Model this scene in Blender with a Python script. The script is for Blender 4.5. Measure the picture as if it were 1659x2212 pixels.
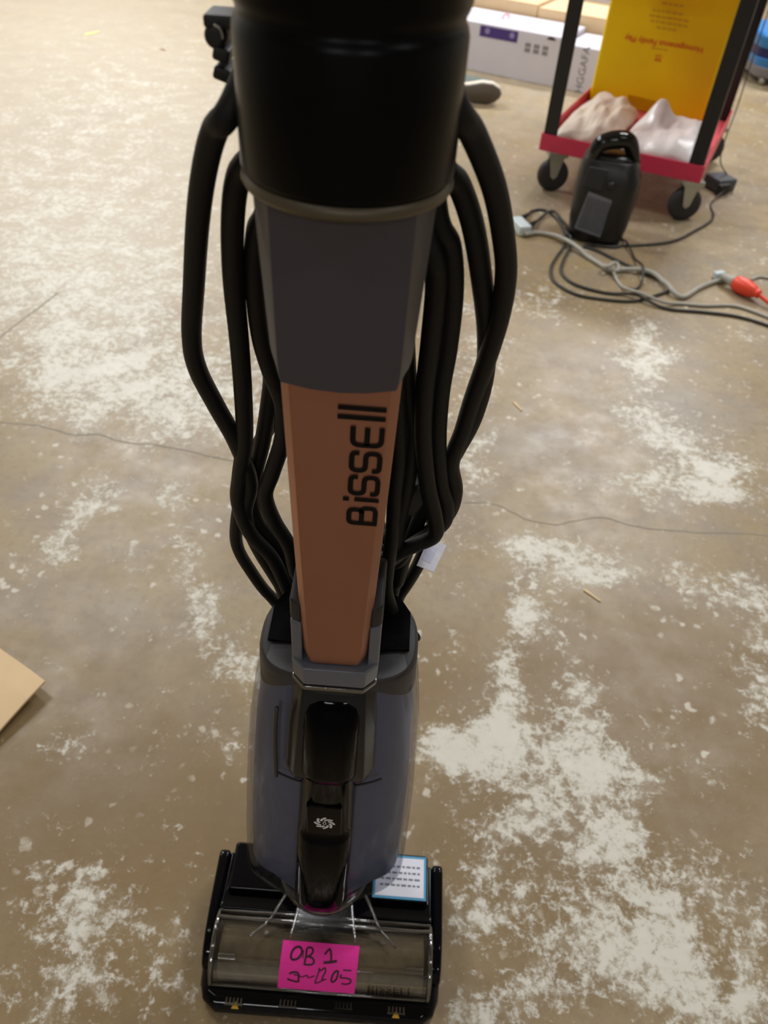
import bpy, bmesh, math, random
from mathutils import Vector, Matrix, noise
random.seed(7)
for o in list(bpy.data.objects): bpy.data.objects.remove(o)
S = bpy.context.scene
COL = S.collection

# ------------------------------------------------------------------ camera
F, CX, CY, H = 1661.0, 829.5, 1106.0, 1.05          # focal length in pixels of a 1659x2212 frame, camera height
NAD = (695.0, 2850.0)                                # where verticals meet
d_ = Vector(((NAD[0]-CX)/F, (NAD[1]-CY)/F, 1)).normalized()
up_ = -d_
fy_ = (Vector((0, 0, 1)) - up_*up_.z).normalized()
rx_ = fy_.cross(up_)
W = Matrix((rx_, fy_, up_))                          # camera (x right, y down, z ahead) -> world
cam = bpy.data.cameras.new('camera'); camo = bpy.data.objects.new('camera', cam); COL.objects.link(camo)
cam.sensor_fit = 'HORIZONTAL'; cam.sensor_width = 36; cam.lens = F*36/1659
R3 = Matrix((W @ Vector((1, 0, 0)), W @ Vector((0, -1, 0)), W @ Vector((0, 0, -1)))).transposed()
camo.matrix_world = Matrix.Translation((0, 0, H)) @ R3.to_4x4()
cam.clip_start = 0.01; cam.clip_end = 60
cam.dof.use_dof = True; cam.dof.focus_distance = 0.56; cam.dof.aperture_fstop = 12.5
S.camera = camo

def ray(px, py): return W @ Vector(((px-CX)/F, (py-CY)/F, 1))
def atY(px, py, Y): r = ray(px, py); return r*(Y/r.y) + Vector((0, 0, H))
def atZ(px, py, Z=0.0): r = ray(px, py); return r*((Z-H)/r.z) + Vector((0, 0, H))
WT = W.transposed()
def proj(p):
    c = WT @ (Vector(p)-Vector((0, 0, H))); return (CX+F*c.x/c.z, CY+F*c.y/c.z)

# ------------------------------------------------------------------ world, lamps, exposure
wd = bpy.data.worlds.new('world'); S.world = wd; wd.use_nodes = True
wd.node_tree.nodes['Background'].inputs[0].default_value = (1, .97, .93, 1)
wd.node_tree.nodes['Background'].inputs[1].default_value = 0.3
S.view_settings.view_transform = 'Standard'; S.view_settings.look = 'None'
S.view_settings.exposure = 0.0; S.view_settings.gamma = 1; S.view_settings.use_curve_mapping = False
CEIL = 3.6
LAMPS = [(-2.2, 2.8, 55), (1.8, 2.8, 58), (-2.2, 5.6, 150), (1.8, 5.6, 155), (-1.4, -0.9, 5), (2.6, -0.9, 12), (-.9, -5.0, 55), (2.0, -5.0, 45)]   # ceiling tubes: x, y, watts; rearmost pair added for spine highlight and front fill

# ------------------------------------------------------------------ materials
def newmat(name):
    m = bpy.data.materials.new(name); m.use_nodes = True
    return m, m.node_tree, m.node_tree.nodes, m.node_tree.links
def srgb(r, g, b):
    f = lambda c: (c/255/12.92 if c <= 10 else ((c/255+.055)/1.055)**2.4)
    return (f(r), f(g), f(b), 1)
def P(name, col, rough=.5, metal=0, var=.06, scale=40, bump=0, bscale=300, spec=.5, coat=0):
    m, t, N, L = newmat(name); b = N['Principled BSDF']
    b.inputs['Roughness'].default_value = rough; b.inputs['Metallic'].default_value = metal
    b.inputs['Specular IOR Level'].default_value = spec
    if coat: b.inputs['Coat Weight'].default_value = coat; b.inputs['Coat Roughness'].default_value = .05
    tc = N.new('ShaderNodeTexCoord'); nz = N.new('ShaderNodeTexNoise')
    nz.inputs['Scale'].default_value = scale; nz.inputs['Detail'].default_value = 4
    L.new(tc.outputs['Object'], nz.inputs['Vector'])
    mp = N.new('ShaderNodeMapRange'); mp.inputs[3].default_value = 1-var*2; mp.inputs[4].default_value = 1+var*2
    L.new(nz.outputs['Fac'], mp.inputs[0])
    mx = N.new('ShaderNodeVectorMath'); mx.operation = 'SCALE'; mx.inputs[0].default_value = col[:3]
    L.new(mp.outputs[0], mx.inputs['Scale']); L.new(mx.outputs[0], b.inputs['Base Color'])
    if bump:
        n2 = N.new('ShaderNodeTexNoise'); n2.inputs['Scale'].default_value = bscale; n2.inputs['Detail'].default_value = 3
        L.new(tc.outputs['Object'], n2.inputs['Vector'])
        bp = N.new('ShaderNodeBump'); bp.inputs['Strength'].default_value = bump; bp.inputs['Distance'].default_value = .001
        L.new(n2.outputs['Fac'], bp.inputs['Height']); L.new(bp.outputs[0], b.inputs['Normal'])
    return m
def CLEAR(name, tint, edge=.25, base=.04, rough=.03):
    """thin clear plastic: tinted see-through plus a fresnel-like gloss"""
    m, t, N, L = newmat(name); N.remove(N['Principled BSDF']); out = N['Material Output']
    tr = N.new('ShaderNodeBsdfTransparent'); tr.inputs[0].default_value = tint
    gl = N.new('ShaderNodeBsdfGlossy'); gl.inputs['Roughness'].default_value = rough
    lw = N.new('ShaderNodeLayerWeight'); lw.inputs[0].default_value = .35
    mp = N.new('ShaderNodeMapRange'); mp.inputs[3].default_value = base; mp.inputs[4].default_value = edge+base
    nz = N.new('ShaderNodeTexNoise'); nz.inputs['Scale'].default_value = 30
    bp = N.new('ShaderNodeBump'); bp.inputs['Strength'].default_value = .05; L.new(nz.outputs['Fac'], bp.inputs['Height']); L.new(bp.outputs[0], gl.inputs['Normal'])
    mx = N.new('ShaderNodeMixShader')
    L.new(lw.outputs['Fresnel'], mp.inputs[0]); L.new(mp.outputs[0], mx.inputs[0])
    L.new(tr.outputs[0], mx.inputs[1]); L.new(gl.outputs[0], mx.inputs[2]); L.new(mx.outputs[0], out.inputs[0])
    return m

M = dict(
    black_gloss=P('glossy black plastic', srgb(6, 7, 12), .08, spec=.2, var=.02),
    black_barrel=P('satin black plastic', srgb(5, 5, 8), .3, spec=.12, var=.02),
    black_matte=P('matte black plastic', srgb(30, 30, 32), .5, var=.05, bump=.1, bscale=900),
    charcoal=P('charcoal plastic', srgb(52, 51, 54), .5, var=.03, bump=.15, bscale=1500),
    grey_paint=P('dark grey satin paint', srgb(70, 67, 74), .42, var=.03, bump=.12, bscale=1600, spec=.4),
    copper=P('copper paint', srgb(172, 122, 102), .42, metal=.8, var=.03, bump=.06, bscale=1800),
    rim_glint=P('bronze trim', srgb(92, 84, 68), .4, metal=.3, var=.04),
    slate=P('slate plastic', srgb(102, 110, 138), .3, var=.1, scale=25),
    slate_collar=P('slate collar plastic', srgb(98, 102, 114), .22, var=.05, scale=60),
    spine_black=P('piano black plastic', srgb(5, 6, 11), .06, spec=.05, var=.02),
    cord=P('black rubber cord', srgb(21, 21, 22), .55, var=.1, bump=.2, bscale=700, spec=.3),
    print=P('black print', srgb(16, 14, 14), .5, var=.02, spec=.15),
    white_print=P('white print', srgb(225, 228, 232), .5, var=.02),
    pink=P('neon pink paper', (1.0, .05, .43, 1), .7, var=.02, spec=.2),
    ink=P('marker ink', srgb(50, 5, 30), .6, var=.1),
    paper=P('white paper', srgb(226, 228, 240), .7, var=.02),
    label_blue=P('label blue', srgb(70, 150, 190), .5, var=.02),
    grey_ink=P('grey ink', srgb(120, 124, 135), .6, var=.05),
    roller=P('beige roller pile', srgb(146, 130, 104), .9, var=.25, scale=90, bump=.6, bscale=250),
    yellow_mark=P('yellow mark', srgb(225, 180, 40), .4, var=.03),
    clear=CLEAR('clear plastic', (.86, .86, .85, 1), .5, .05),
    clear_edge=CLEAR('clear plastic edge', (.72, .72, .74, 1), .6, .22, .08),
    latch=CLEAR('clear latch plastic', (.86, .86, .87, 1), .2, .008, .1),
    smoke=CLEAR('smoked clear plastic', (.80, .81, .85, 1), .22, .03, .04),
    flank=P('dark smoked plastic', srgb(26, 30, 36), .2, var=.1, spec=.25),
    red=P('red painted steel', srgb(212, 58, 90), .4, var=.06, scale=12, spec=.4),
    pinkred=P('worn red painted steel', srgb(222, 92, 104), .45, var=.1, scale=14),
    post=P('black painted steel', srgb(28, 28, 30), .4, var=.08),
    zinc=P('zinc plated steel', srgb(176, 180, 172), .35, metal=.7, var=.05),
    rubber=P('grey black rubber', srgb(48, 48, 50), .6, var=.08),
    yellow=P('yellow plastic sheet', srgb(240, 206, 0), .45, var=.04, scale=6, spec=.3),
    orange_ink=P('orange ink', srgb(214, 92, 6), .6, var=.05),
    faint_ink=P('faint brown ink', srgb(206, 164, 2), .6, var=.05),
    bag=P('white plastic bag', srgb(244, 240, 238), .3, var=.05, scale=15, bump=.6, bscale=45, spec=.6),
    bag2=P('cream plastic bag', srgb(240, 230, 214), .4, var=.1, scale=9, bump=.6, bscale=45),
    device=P('black moulded plastic', srgb(20, 20, 22), .35, var=.08),
    device_label=P('device label', srgb(120, 124, 138), .5, var=.1),
    whitebox=P('white coated carton', srgb(214, 212, 224), .55, var=.03, scale=8),
    purple=P('purple print', srgb(72, 50, 128), .5, var=.04),
    kraft=P('kraft cardboard', srgb(226, 198, 156), .8, var=.06, scale=10, bump=.1, bscale=200),
    kraft_edge=P('kraft cut edge', srgb(150, 118, 80), .9, var=.1),
    shoe_upper=P('grey green mesh', srgb(104, 116, 112), .8, var=.15, scale=120, bump=.3, bscale=400),
    shoe_mid=P('cream foam sole', srgb(224, 216, 200), .6, var=.04),
    shoe_out=P('grey rubber outsole', srgb(98, 92, 84), .7, var=.12, scale=60),
    blue=P('blue plastic', srgb(36, 118, 190), .35, var=.05),
    navy=P('dark blue plastic', srgb(14, 22, 84), .4, var=.05),
    greybin=P('grey plastic', srgb(120, 118, 126), .5, var=.05),
    greycord=P('grey cord sheath', srgb(172, 170, 160), .5, var=.06),
    darkcord=P('dark cord sheath', srgb(58, 58, 54), .5, var=.08),
    white_plug=P('pale plug plastic', srgb(205, 218, 222), .35, var=.03),
    orange=P('orange plug rubber', srgb(240, 74, 48), .4, var=.04),
    tan_chip=P('wood splinter', srgb(228, 202, 160), .8, var=.1),
    yellow_chip=P('yellow scrap', srgb(232, 228, 140), .7, var=.05),
    crack=P('dark crack filler', srgb(156, 149, 134), .7, var=.12, scale=20),
    wall=P('painted block wall', srgb(190, 186, 176), .8, var=.04, scale=2),
    ceiling=P('white ceiling', srgb(190, 188, 182), .9, var=.03, scale=2),
    led=P('dark red lens', srgb(90, 20, 24), .3, var=.02),
    steel=P('bright steel', srgb(190, 192, 196), .2, metal=.9, var=.02),
)

# ------------------------------------------------------------------ mesh helpers
def link(name, me, mat, parent=None, smooth=False, kind=None):
    o = bpy.data.objects.new(name, me); COL.objects.link(o)
    if mat is not None: me.materials.clear(); me.materials.append(M[mat] if isinstance(mat, str) else mat)
    if parent: o.parent = parent; o.matrix_parent_inverse = parent.matrix_world.inverted()
    if smooth:
        for p in me.polygons: p.use_smooth = True
    if kind: o['kind'] = kind
    return o
def fin(name, bm, mat, parent=None, smooth=False, bevel=0, segs=2, kind=None):
    bmesh.ops.recalc_face_normals(bm, faces=bm.faces)
    me = bpy.data.meshes.new(name); bm.to_mesh(me); bm.free()
    o = link(name, me, mat, parent, smooth, kind)
    if bevel:
        b = o.modifiers.new('bevel', 'BEVEL'); b.width = bevel; b.segments = segs; b.limit_method = 'ANGLE'; b.angle_limit = .6
        b.harden_normals = False
        for p in me.polygons: p.use_smooth = True
        w = o.modifiers.new('wn', 'WEIGHTED_NORMAL')
    return o
def thing(name, label, cat, loc, group=None):
    o = bpy.data.objects.new(name, None); COL.objects.link(o); o.location = loc; o.empty_display_size = .05
    o['label'] = label; o['category'] = cat
    if group: o['group'] = group
    bpy.context.view_layer.update()
    return o
def tag(o, label, cat, group=None):
    o['label'] = label; o['category'] = cat
    if group: o['group'] = group
    return o
def loft(bm, rings, cap0=True, cap1=True, closed=True):
    vs = [[bm.verts.new(p) for p in r] for r in rings]
    n = len(rings[0])
    for a, b in zip(vs, vs[1:]):
        for i in range(n if closed else n-1):
            j = (i+1) % n
            try: bm.faces.new((a[i], a[j], b[j], b[i]))
            except ValueError: pass
    if cap0: bm.faces.new(vs[0][::-1])
    if cap1: bm.faces.new(vs[-1])
    return bm
def box(bm, c, s, rot=None):
    c = Vector(c); rot = rot or Matrix.Identity(3); v = []
    for dx in (-.5, .5):
        for dy in (-.5, .5):
            for dz in (-.5, .5): v.append(bm.verts.new(c + rot @ Vector((dx*s[0], dy*s[1], dz*s[2]))))
    for f in ((0, 1, 3, 2), (4, 6, 7, 5), (0, 4, 5, 1), (2, 3, 7, 6), (0, 2, 6, 4), (1, 5, 7, 3)): bm.faces.new([v[i] for i in f])
    return bm
def prism(bm, pts, vec):
    """extrude a polygon of 3-D points along vec"""
    vec = Vector(vec); a = [bm.verts.new(p) for p in pts]; b = [bm.verts.new(Vector(p)+vec) for p in pts]; n = len(pts)
    bm.faces.new(a[::-1]); bm.faces.new(b)
    for i in range(n): bm.faces.new((a[i], a[(i+1) % n], b[(i+1) % n], b[i]))
    return bm
def smooth_path(pts, sub=8):
    pts = [Vector(p) for p in pts]; out = []
    q = [pts[0]*2-pts[1]] + pts + [pts[-1]*2-pts[-2]]
    for i in range(1, len(q)-2):
        a, b, c, d = q[i-1:i+3]
        for k in range(sub):
            t = k/sub
            out.append(.5*((2*b)+(c-a)*t+(2*a-5*b+4*c-d)*t*t+(3*b-a-3*c+d)*t**3))
    out.append(pts[-1]); return out
def tube(bm, pts, r, seg=10, sub=6, rad=None):
    pts = smooth_path(pts, sub) if sub > 1 else [Vector(p) for p in pts]
    rings = []; n = None
    for i, p in enumerate(pts):
        t = (pts[min(i+1, len(pts)-1)]-pts[max(i-1, 0)]).normalized()
        if n is None:
            n = t.orthogonal().normalized()
        else:
            n = (n - t*n.dot(t)).normalized()
        b = t.cross(n); rr = r if rad is None else rad(i/(len(pts)-1))
        rings.append([p + (n*math.cos(2*math.pi*k/seg)+b*math.sin(2*math.pi*k/seg))*rr for k in range(seg)])
    return loft(bm, rings)
def lathe(bm, prof, center, axis='z', seg=32):
    rings = []; c = Vector(center)
    for r, h in prof:
        ring = []
        for k in range(seg):
            a = 2*math.pi*k/seg; x, y = r*math.cos(a), r*math.sin(a)
            v = {'z': (x, y, h), 'x': (h, x, y), 'y': (y, h, x)}[axis] if isinstance(axis, str) else axis @ Vector((x, y, h))
            ring.append(c + Vector(v))
        rings.append(ring)
    return loft(bm, rings)
def sring(cx, cy, rx, ry, z, n=40, e=2.5, zf=None):
    out = []
    for k in range(n):
        a = 2*math.pi*k/n; c, s = math.cos(a), math.sin(a)
        x = math.copysign(abs(c)**(2/e), c)*rx; y = math.copysign(abs(s)**(2/e), s)*ry
        out.append((cx+x, cy+y, z+(zf(x/rx, y/ry) if zf else 0)))
    return out
def ribbon(bm, strokes, w, to3, cap=True):
    """flat strokes of width w in (u,v), carried onto a surface by to3"""
    for st in strokes:
        st = [Vector((p[0], p[1])) for p in st]; n = len(st); L = []; R = []
        closed = (st[0]-st[-1]).length < 1e-6
        for i, p in enumerate(st):
            a = st[i-1] if i else (st[-2] if closed else None)
            b = st[i+1] if i < n-1 else (st[1] if closed else None)
            d1 = (p-a).normalized() if a is not None else (b-p).normalized()
            d2 = (b-p).normalized() if b is not None else d1
            t = (d1+d2); t = t.normalized() if t.length > 1e-6 else d1
            nn = Vector((-t.y, t.x)); k = 1/max(.5, abs(nn.dot(Vector((-d1.y, d1.x)))))
            L.append(bm.verts.new(to3(*(p+nn*w/2*k)))); R.append(bm.verts.new(to3(*(p-nn*w/2*k))))
        for i in range(n-1): bm.faces.new((L[i], R[i], R[i+1], L[i+1]))
    return bm
def text(name, s, size, mat, parent, origin, xdir, ydir, align='CENTER', lift=.0006, bold=0.0):
    cu = bpy.data.curves.new(name, 'FONT'); cu.body = s; cu.size = size; cu.align_x = align; cu.align_y = 'CENTER'; cu.resolution_u = 3; cu.offset = bold*size
    o = bpy.data.objects.new('tmp', cu); COL.objects.link(o); bpy.context.view_layer.update()
    me = bpy.data.meshes.new_from_object(o.evaluated_get(bpy.context.evaluated_depsgraph_get())); me.name = name
    bpy.data.objects.remove(o)
    x = Vector(xdir).normalized(); y = Vector(ydir).normalized(); z = x.cross(y)
    me.transform(Matrix.Translation(Vector(origin)+z*lift) @ Matrix((x, y, z)).transposed().to_4x4())
    return link(name, me, mat, parent)

# ------------------------------------------------------------------ the room
def gspace(lo, hi, c, step, grow):
    xs = [c]; s = step; x = c
    while x < hi: x += s; xs.append(min(x, hi)); s *= grow
    s = step; x = c
    while x > lo: x -= s; xs.insert(0, max(x, lo)); s *= grow
    return xs
def blobs(px, py, L):
    s = 0
    for (bx, by, rx, ry, w) in L:
        d = ((px-bx)/rx)**2+((py-by)/ry)**2
        if d < 9: s += w*math.exp(-d)
    return s
WHITE = [(150, 420, 330, 190, .27), (330, 660, 200, 130, .26), (60, 620, 160, 110, .2), (280, 180, 260, 110, .16), (330, 860, 190, 110, .36), (110, 800, 150, 110, .32), (60, 1000, 200, 60, -.1),
         (190, 1080, 55, 40, .32), (225, 1040, 40, 35, .3), (110, 1190, 70, 40, .28), (150, 1150, 30, 60, .25), (370, 1070, 60, 40, .26), (400, 1180, 50, 70, .28), (430, 1300, 45, 60, .34), (520, 1430, 70, 60, .36), (440, 1390, 40, 40, .3),
         (280, 1180, 40, 30, .2), (500, 900, 120, 120, .2), (700, 900, 130, 160, .25),
         (130, 1625, 70, 40, .34), (155, 1900, 70, 60, .34), (90, 1990, 60, 50, .3), (180, 2030, 90, 60, .24), (330, 2010, 120, 60, .2), (120, 2140, 160, 90, .2), (330, 2140, 90, 90, .22),
         (1040, 780, 60, 160, .22), (1010, 1000, 40, 90, .3), (1180, 650, 90, 40, .26), (1370, 740, 40, 60, .34), (1420, 790, 60, 40, .36), (1380, 870, 60, 40, .34), (1410, 920, 60, 40, .34), (1460, 970, 60, 40, .34), (1570, 1010, 90, 50, .38), (1400, 1040, 110, 35, .36), (1600, 730, 60, 30, .2), (1560, 1060, 80, 40, .3),
         (1130, 1180, 70, 40, .32), (1240, 1210, 90, 40, .36), (1250, 1260, 80, 30, .3), (1130, 1320, 50, 90, .42), (1090, 1470, 45, 80, .5), (1060, 1590, 60, 50, .5), (950, 1610, 50, 35, .55), (1000, 1640, 60, 40, .45), (1390, 1230, 120, 40, .24), (1520, 1260, 90, 40, .28), (1640, 1290, 50, 40, .3), (1630, 1400, 60, 60, .32), (1640, 1540, 50, 70, .42),
         (1250, 1530, 80, 90, .32), (1180, 1620, 130, 80, .3), (1320, 1680, 110, 60, .3), (1330, 1640, 60, 40, .2), (1120, 1740, 130, 70, .2), (1330, 1830, 90, 80, .34), (1040, 1880, 90, 110, .2), (1030, 2000, 60, 60, .26), (1440, 1940, 90, 90, .3), (1470, 2050, 110, 100, .36), (1350, 2000, 150, 150, .16), (1560, 2160, 130, 70, .36), (1250, 2150, 120, 60, .22), (1040, 2180, 60, 40, .4), (1560, 1820, 80, 60, .18), (1620, 1960, 70, 90, .16), (690, 2300, 500, 60, .3), (1230, 1900, 200, 200, .12), (1150, 2050, 150, 120, .12)]
TONE = [(130, 320, 520, 460, .6), (1250, 150, 400, 300, .2), (1300, 800, 350, 350, .12), (230, 1760, 330, 180, -.6), (1380, 1500, 280, 190, -.38), (1200, 1430, 90, 80, -.2), (900, 1480, 130, 120, -.25), (1300, 2000, 500, 260, -.2), (300, 1450, 250, 140, -.12), (1150, 1800, 240, 180, -.32), (1550, 1650, 180, 180, -.28), (200, 2150, 360, 170, -.25), (1000, 1350, 120, 120, -.05)]  # negative blobs darken the near floor: own stains plus painted shade at bottom left
GREY = [(250, 1400, 330, 120, .5), (900, 1350, 150, 130, .3), (1450, 900, 250, 150, .45), (1560, 1160, 150, 80, .4), (1050, 1000, 200, 150, .3), (280, 1700, 250, 110, .5), (1150, 1780, 160, 120, .5), (300, 300, 500, 300, .3), (1400, 500, 400, 250, .3), (1050, 1900, 160, 160, .3)]
xs = gspace(-4.2, 5.5, 0.1, .018, 1.022); ys = gspace(-7.6, 8.6, .75, .016, 1.02)
bm = bmesh.new(); al = bm.verts.layers.float.new('residue'); at_ = bm.verts.layers.float.new('tone'); ag = bm.verts.layers.float.new('grey')
grid = []
for y in ys:
    row = []
    for x in xs:
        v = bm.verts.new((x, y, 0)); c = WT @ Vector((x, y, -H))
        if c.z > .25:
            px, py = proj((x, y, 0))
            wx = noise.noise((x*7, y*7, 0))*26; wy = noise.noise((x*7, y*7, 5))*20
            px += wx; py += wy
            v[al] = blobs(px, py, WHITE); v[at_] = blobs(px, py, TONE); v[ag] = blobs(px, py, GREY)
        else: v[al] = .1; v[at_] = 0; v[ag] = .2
        row.append(v)
    grid.append(row)
for j in range(len(ys)-1):
    for i in range(len(xs)-1): bm.faces.new((grid[j][i], grid[j][i+1], grid[j+1][i+1], grid[j+1][i]))
m, t, N, L = newmat('stained concrete floor'); b = N['Principled BSDF']
def node(kind, **kw):
    n = N.new(kind)
    for k, v in kw.items():
        if k in n.inputs: n.inputs[k].default_value = v
        else: setattr(n, k, v)
    return n
def math_(op, a, b_=None, c=None, clamp=False):
    n = N.new('ShaderNodeMath'); n.operation = op; n.use_clamp = clamp
    for i, v in enumerate((a, b_, c)):
        if v is None: continue
        if isinstance(v, (int, float)): n.inputs[i].default_value = v
        else: L.new(v, n.inputs[i])
    return n.outputs[0]
def rng(x, a, b_, c=0, d=1, smooth=True):
    n = N.new('ShaderNodeMapRange'); n.interpolation_type = 'SMOOTHSTEP' if smooth else 'LINEAR'
    for i, v in enumerate((a, b_, c, d)): n.inputs[i+1].default_value = v
    L.new(x, n.inputs[0]); return n.outputs[0]
def mixc(f, a, b_):
    n = N.new('ShaderNodeMix'); n.data_type = 'RGBA'
    if isinstance(f, (int, float)): n.inputs[0].default_value = f
    else: L.new(f, n.inputs[0])
    for v, i in ((a, 6), (b_, 7)):
        if isinstance(v, tuple): n.inputs[i].default_value = v
        else: L.new(v, n.inputs[i])
    return n.outputs[2]
tc = node('ShaderNodeTexCoord'); CO = tc.outputs['Object']
def nz(scale, detail=6, rough=.6, dist=0, off=(0, 0, 0), stretch=None):
    n = N.new('ShaderNodeTexNoise'); n.inputs['Scale'].default_value = scale; n.inputs['Detail'].default_value = detail
    n.inputs['Roughness'].default_value = rough; n.inputs['Distortion'].default_value = dist
    mp = N.new('ShaderNodeMapping'); mp.inputs[1].default_value = off
    if stretch: mp.inputs[3].default_value = stretch
    L.new(CO, mp.inputs[0]); L.new(mp.outputs[0], n.inputs['Vector']); return n.outputs['Fac']
def attr(nm):
    n = N.new('ShaderNodeAttribute'); n.attribute_name = nm; return n.outputs['Fac']
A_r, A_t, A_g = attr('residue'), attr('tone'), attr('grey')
base = mixc(rng(nz(3.2, 5, .6), .35, .65), srgb(168, 146, 104), srgb(178, 160, 128))
base = mixc(rng(nz(9, 6, .65, .4, (3, 1, 0)), .42, .68), base, srgb(158, 140, 114))
base = mixc(rng(math_('ADD', nz(5, 4, .6, .3, (7, 2, 0)), math_('MULTIPLY', A_g, .38)), .5, .88, 0, .85), base, srgb(160, 150, 136))
base = mixc(rng(nz(60, 5, .7, 0, (1, 8, 0)), .45, .75, 0, .35), base, srgb(112, 92, 66))
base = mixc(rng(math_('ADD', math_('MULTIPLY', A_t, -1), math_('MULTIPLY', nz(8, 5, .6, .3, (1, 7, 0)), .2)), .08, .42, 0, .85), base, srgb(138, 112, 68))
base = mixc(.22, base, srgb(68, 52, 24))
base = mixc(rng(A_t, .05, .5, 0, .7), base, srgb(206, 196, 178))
# pale film and chalky residue
f1 = nz(11, 9, .68, .6, (2, 4, 0)); f2 = nz(58, 7, .72, .3, (5, 1, 0)); f3 = nz(190, 3, .6)
film = rng(math_('ADD', f1, math_('MULTIPLY', A_r, .6)), .60, .92, 0, .66)
base = mixc(film, base, srgb(206, 200, 184))
val = math_('ADD', math_('ADD', math_('MULTIPLY', f1, .42), math_('MULTIPLY', f2, .62)), math_('ADD', math_('MULTIPLY', A_r, .38), math_('MULTIPLY', f3, .20)))
res = rng(val, .685, .81, 0, .86)
base = mixc(res, base, mixc(f2, srgb(206, 206, 192), srgb(236, 232, 222)))
# small white spatter and dark pits
vo = N.new('ShaderNodeTexVoronoi'); vo.inputs['Scale'].default_value = 34; vo.inputs['Randomness'].default_value = 1
wn = N.new('ShaderNodeTexNoise'); wn.inputs['Scale'].default_value = 60; L.new(CO, wn.inputs['Vector'])
va = N.new('ShaderNodeVectorMath'); va.operation = 'MULTIPLY_ADD'; L.new(wn.outputs['Color'], va.inputs[0]); va.inputs[1].default_value = (.02, .02, 0); L.new(CO, va.inputs[2])
L.new(va.outputs[0], vo.inputs['Vector'])
sp = math_('MULTIPLY', rng(vo.outputs['Distance'], .13, .26, 1, 0), rng(nz(7, 3, .6, 0, (9, 9, 0)), .5, .62))
base = mixc(math_('MULTIPLY', sp, .75), base, srgb(216, 210, 194))
pit = math_('MULTIPLY', rng(nz(95, 3, .6, 0, (4, 4, 0)), .68, .76), rng(nz(12, 2, .5, 0, (6, 1, 0)), .5, .6))
base = mixc(math_('MULTIPLY', pit, .55), base, srgb(98, 92, 82))
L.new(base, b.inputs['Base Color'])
rg = rng(math_('ADD', nz(14, 5, .6), math_('MULTIPLY', res, .25)), .3, .85, .33, .58, False); L.new(rg, b.inputs['Roughness'])
b.inputs['Specular IOR Level'].default_value = .5
bp = N.new('ShaderNodeBump'); bp.inputs['Strength'].default_value = .25; bp.inputs['Distance'].default_value = .002
L.new(math_('ADD', math_('MULTIPLY', res, .6), math_('MULTIPLY', f2, .6)), bp.inputs['Height']); L.new(bp.outputs[0], b.inputs['Normal'])
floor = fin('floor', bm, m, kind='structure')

def struct(name, c, s, mat):
    bm = bmesh.new(); box(bm, c, s); return fin(name, bm, mat, kind='structure')
struct('wall_back', (.65, 8.7, CEIL/2), (9.9, .2, CEIL), 'wall')
struct('wall_left', (-4.3, .5, CEIL/2), (.2, 16.4, CEIL), 'wall')
struct('wall_right', (5.6, .5, CEIL/2), (.2, 16.4, CEIL), 'wall')
struct('wall_front', (.65, -7.7, CEIL/2), (9.9, .2, CEIL), 'wall')
struct('ceiling', (.65, .5, CEIL+.1), (9.9, 16.6, .2), 'ceiling')
def crack(pts, w):
    P3 = smooth_path([atZ(*p) for p in pts], 8); bm = bmesh.new(); prev = None
    for i, p in enumerate(P3):
        t = (P3[min(i+1, len(P3)-1)]-P3[max(i-1, 0)]).normalized(); n = Vector((-t.y, t.x, 0))
        j = n*noise.noise(p*40)*.0035; ww = w*(.55+.6*abs(noise.noise(p*25+Vector((3, 0, 0)))))
        cur = [bm.verts.new(Vector((q.x, q.y, .0006))) for q in (p+j+n*ww, p+j-n*ww)]
        if prev: bm.faces.new((prev[0], prev[1], cur[1], cur[0]))
        prev = cur
    return fin('floor_crack', bm, 'crack', floor)
crack([(-80, 905), (40, 915), (110, 925), (160, 940), (210, 938), (270, 955), (340, 962), (400, 972), (500, 995), (620, 1015)], .0022)
crack([(1000, 1085), (1070, 1090), (1130, 1118), (1200, 1132), (1290, 1118), (1380, 1138), (1500, 1150), (1600, 1152), (1760, 1165)], .0016)
crack([(-40, 762), (30, 705), (125, 633)], .0035)

# ceiling light fittings (outside the frame, they light the room)
for i, (x, y, wt) in enumerate(LAMPS):
    t_ = thing('ceiling_light', 'white fluorescent ceiling light fitting with a pair of tubes', 'light', (x, y, CEIL), 'ceiling lights')
    bm = bmesh.new(); box(bm, (x, y, CEIL-.03), (1.24, .22, .06)); fin('housing', bm, 'ceiling', t_, bevel=.005)
    la = bpy.data.lights.new('tube_light', 'AREA'); la.shape = 'RECTANGLE'; la.size = 1.18; la.size_y = .16; la.energy = wt; la.color = (.98, .985, 1)
    lo = bpy.data.objects.new('tube_light', la); COL.objects.link(lo); lo.location = (x, y, CEIL-.065); lo.parent = t_; lo.matrix_parent_inverse = t_.matrix_world.inverted()

# ------------------------------------------------------------------ the vacuum cleaner
def cx(z): return -.0255 if z > .6 else -.0255-.0107*(.6-z)/.43
VAC = thing('upright_vacuum', 'upright corded floor cleaner with copper neck, black barrel and smoked tank', 'vacuum cleaner', (-.033, .33, 0))
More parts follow.
